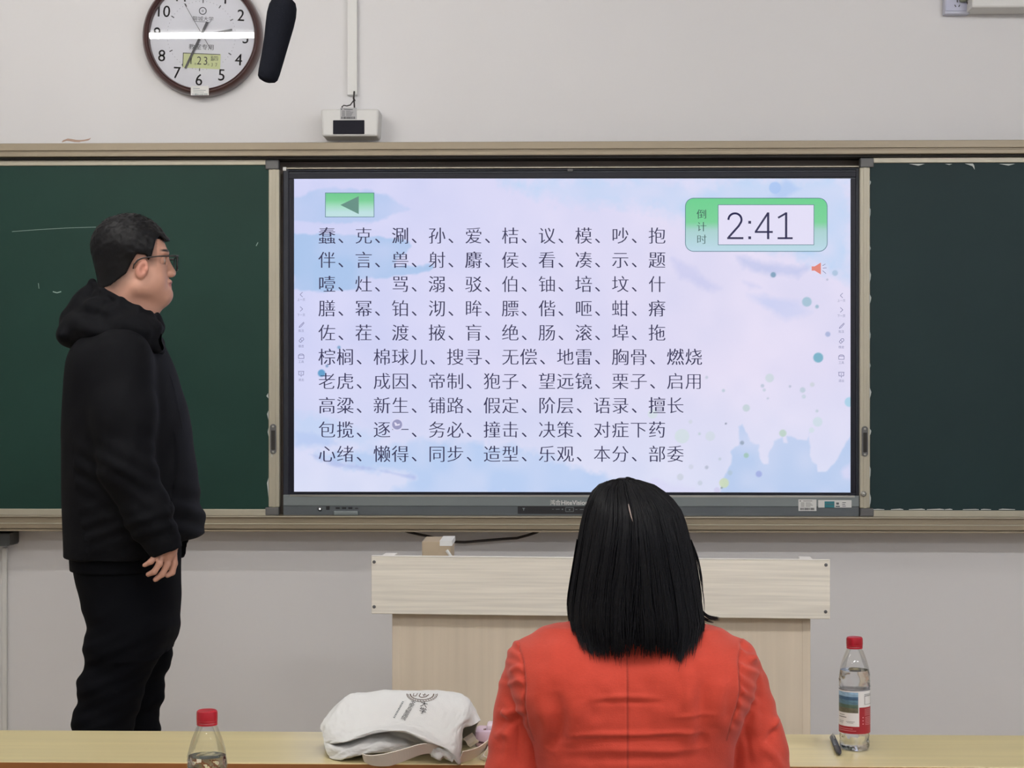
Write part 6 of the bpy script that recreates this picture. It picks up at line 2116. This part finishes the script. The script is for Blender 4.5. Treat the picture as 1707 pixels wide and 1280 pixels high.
pw_ = np.interp(zz, [wz(1075), wz(960), wz(870)], [3.0, 2.5, 2.05])
sgn = lambda q: np.sign(q) * np.abs(q) ** (2.0 / pw_)
X = cx_ + rx * sgn(np.cos(aa)) * pin; Y = hcy + ry * sgn(np.sin(aa)) * np.where(np.sin(aa) < 0, 1, pin)
# the ends lie over the jacket, not in it
for _ in range(14):
    q = K.sample(np.stack([X, Y, zz], -1).reshape(-1, 3)).reshape(X.shape)
    Y = np.where((q < 0.006) & (zz < wz(1000)) & (np.sin(aa) < 0.15), Y - np.clip(0.0075 - q, 0, .012) * .9, Y)
Y[:, 1:-1] = (Y[:, :-2] + 2 * Y[:, 1:-1] + Y[:, 2:]) / 4
pts = np.stack([X, Y, zz], -1)
rad = 0.0013 * np.clip(np.minimum((s_ + .15) / .3, (1.02 - s_) / .22), 0.12, 1)[None] * rng.uniform(.6, 1.35, N_)[:, None]
V, F = tubes(pts, rad, 4)
mesh('hair_strands', V, F, M_hair_w, wh, True)
# side wisps and flick at the right, flyaways on the crown
ws_ = []


def wisp(p, n, spread, r=0.0007, dy=0.0, dspread=0.01):
    p = np.array(p, float)
    t = np.linspace(0, 1, len(p)); fz = np.linspace(0, 1, 14)
    base = np.stack([np.interp(fz, t, p[:, 0]), np.interp(fz, t, p[:, 1])], 1)
    for _ in range(3): base[1:-1] = (base[:-2] + 2 * base[1:-1] + base[2:]) / 4
    for _ in range(n):
        o = rng.normal(0, spread, 2)
        q = base + o * (0.25 + 0.75 * fz[:, None]) + rng.normal(0, .25, (1, 2))
        yv = dy + rng.normal(0, dspread)
        ws_.append((np.array([Wp(a, b, yv) for a, b in q]), r * np.clip((1.05 - fz) / .5, .15, 1)))
    V, F = tubes(np.stack([a for a, b in ws_]), np.stack([b for a, b in ws_]), 4)
    mesh('hair_wisp', V, F, M_hair_w, wh, True)
    ws_.clear()


wisp([(1150, 940), (1158, 985), (1163, 1010), (1172, 1024), (1186, 1031), (1197, 1031)], 34, 1.8, .0008)
wisp([(1150, 960), (1158, 1000), (1166, 1022), (1178, 1034), (1188, 1036)], 26, 2.4, .0008)
wisp([(1150, 900), (1160, 940), (1165, 975), (1168, 1000), (1166, 1020)], 22, 2.6)
wisp([(1152, 900), (1163, 930), (1168, 960), (1170, 985)], 10, 2.6, .0005)
wisp([(962, 900), (954, 950), (948, 985), (946, 1010), (950, 1034)], 26, 1.8)
wisp([(964, 930), (956, 970), (950, 1000), (953, 1030), (958, 1042)], 20, 2.4)
wisp([(1044, 812), (1040, 800), (1030, 797), (1020, 803), (1014, 812)], 9, 1.2, .0005, -0.02)
wisp([(1040, 812), (1034, 801), (1026, 799), (1022, 806)], 6, 1.5, .0005, -.02)
wisp([(1020, 812), (1010, 809), (1003, 813), (1000, 820)], 4, 1.2, .0005, -.03)
wisp([(1048, 808), (1044, 797), (1052, 796), (1062, 803)], 8, 1.2, .0005, -.02)
wisp([(1044, 808), (1040, 797), (1046, 795), (1058, 800), (1078, 808)], 10, 1.2, .0006, -.01)
# the parting: a sliver of pale scalp
zp = [(1044.2, 834, -.080), (1045.6, 842, -.0885), (1047.6, 851, -.0965), (1050.5, 861, -.102)]
pts = []
for x, y, dy in zp:
    z = wz(y)
    ry_ = np.interp(z, hz_, hry); rx_ = np.interp(z, hz_, hrx); c_ = np.interp(z, hz_, hcx)
    X = Wp(x, y, -.09)[0]
    pts.append(np.array((X, hcy - ry_ * math.sqrt(max(0, 1 - ((X - c_) / rx_) ** 2)) - 0.0035, z)))
MB().tube(pts, [0.0006, .0013, .0011, .0004], 8).build('parting', M_part, wh, True)

# chair under the woman (below the picture)
ch = empty('classroom_chair', (wcx, WYc, 0), 'low backed classroom chair carrying the seated woman in the red jacket', 'chair')
MB().box((wcx - .20, WYc - .17, .425), (wcx + .20, WYc + .22, .455), .012).build('seat', M_chair, ch)
MB().box((wcx - .19, WYc - .215, .56), (wcx + .19, WYc - .195, .72), .008).build('backrest', M_chair, ch)
for sx in (-.17, .17):
    MB().tube([(wcx + sx, WYc - .205, .715), (wcx + sx, WYc - .205, .0)], .012, 10).build('leg', M_leg, ch, True)
    MB().tube([(wcx + sx, WYc + .18, .43), (wcx + sx, WYc + .20, .0)], .012, 10).build('leg', M_leg, ch, True)
    MB().tube([(wcx + sx, WYc - .205, .425), (wcx + sx, WYc + .18, .425)], .011, 10).build('seat_rail', M_leg, ch, True)
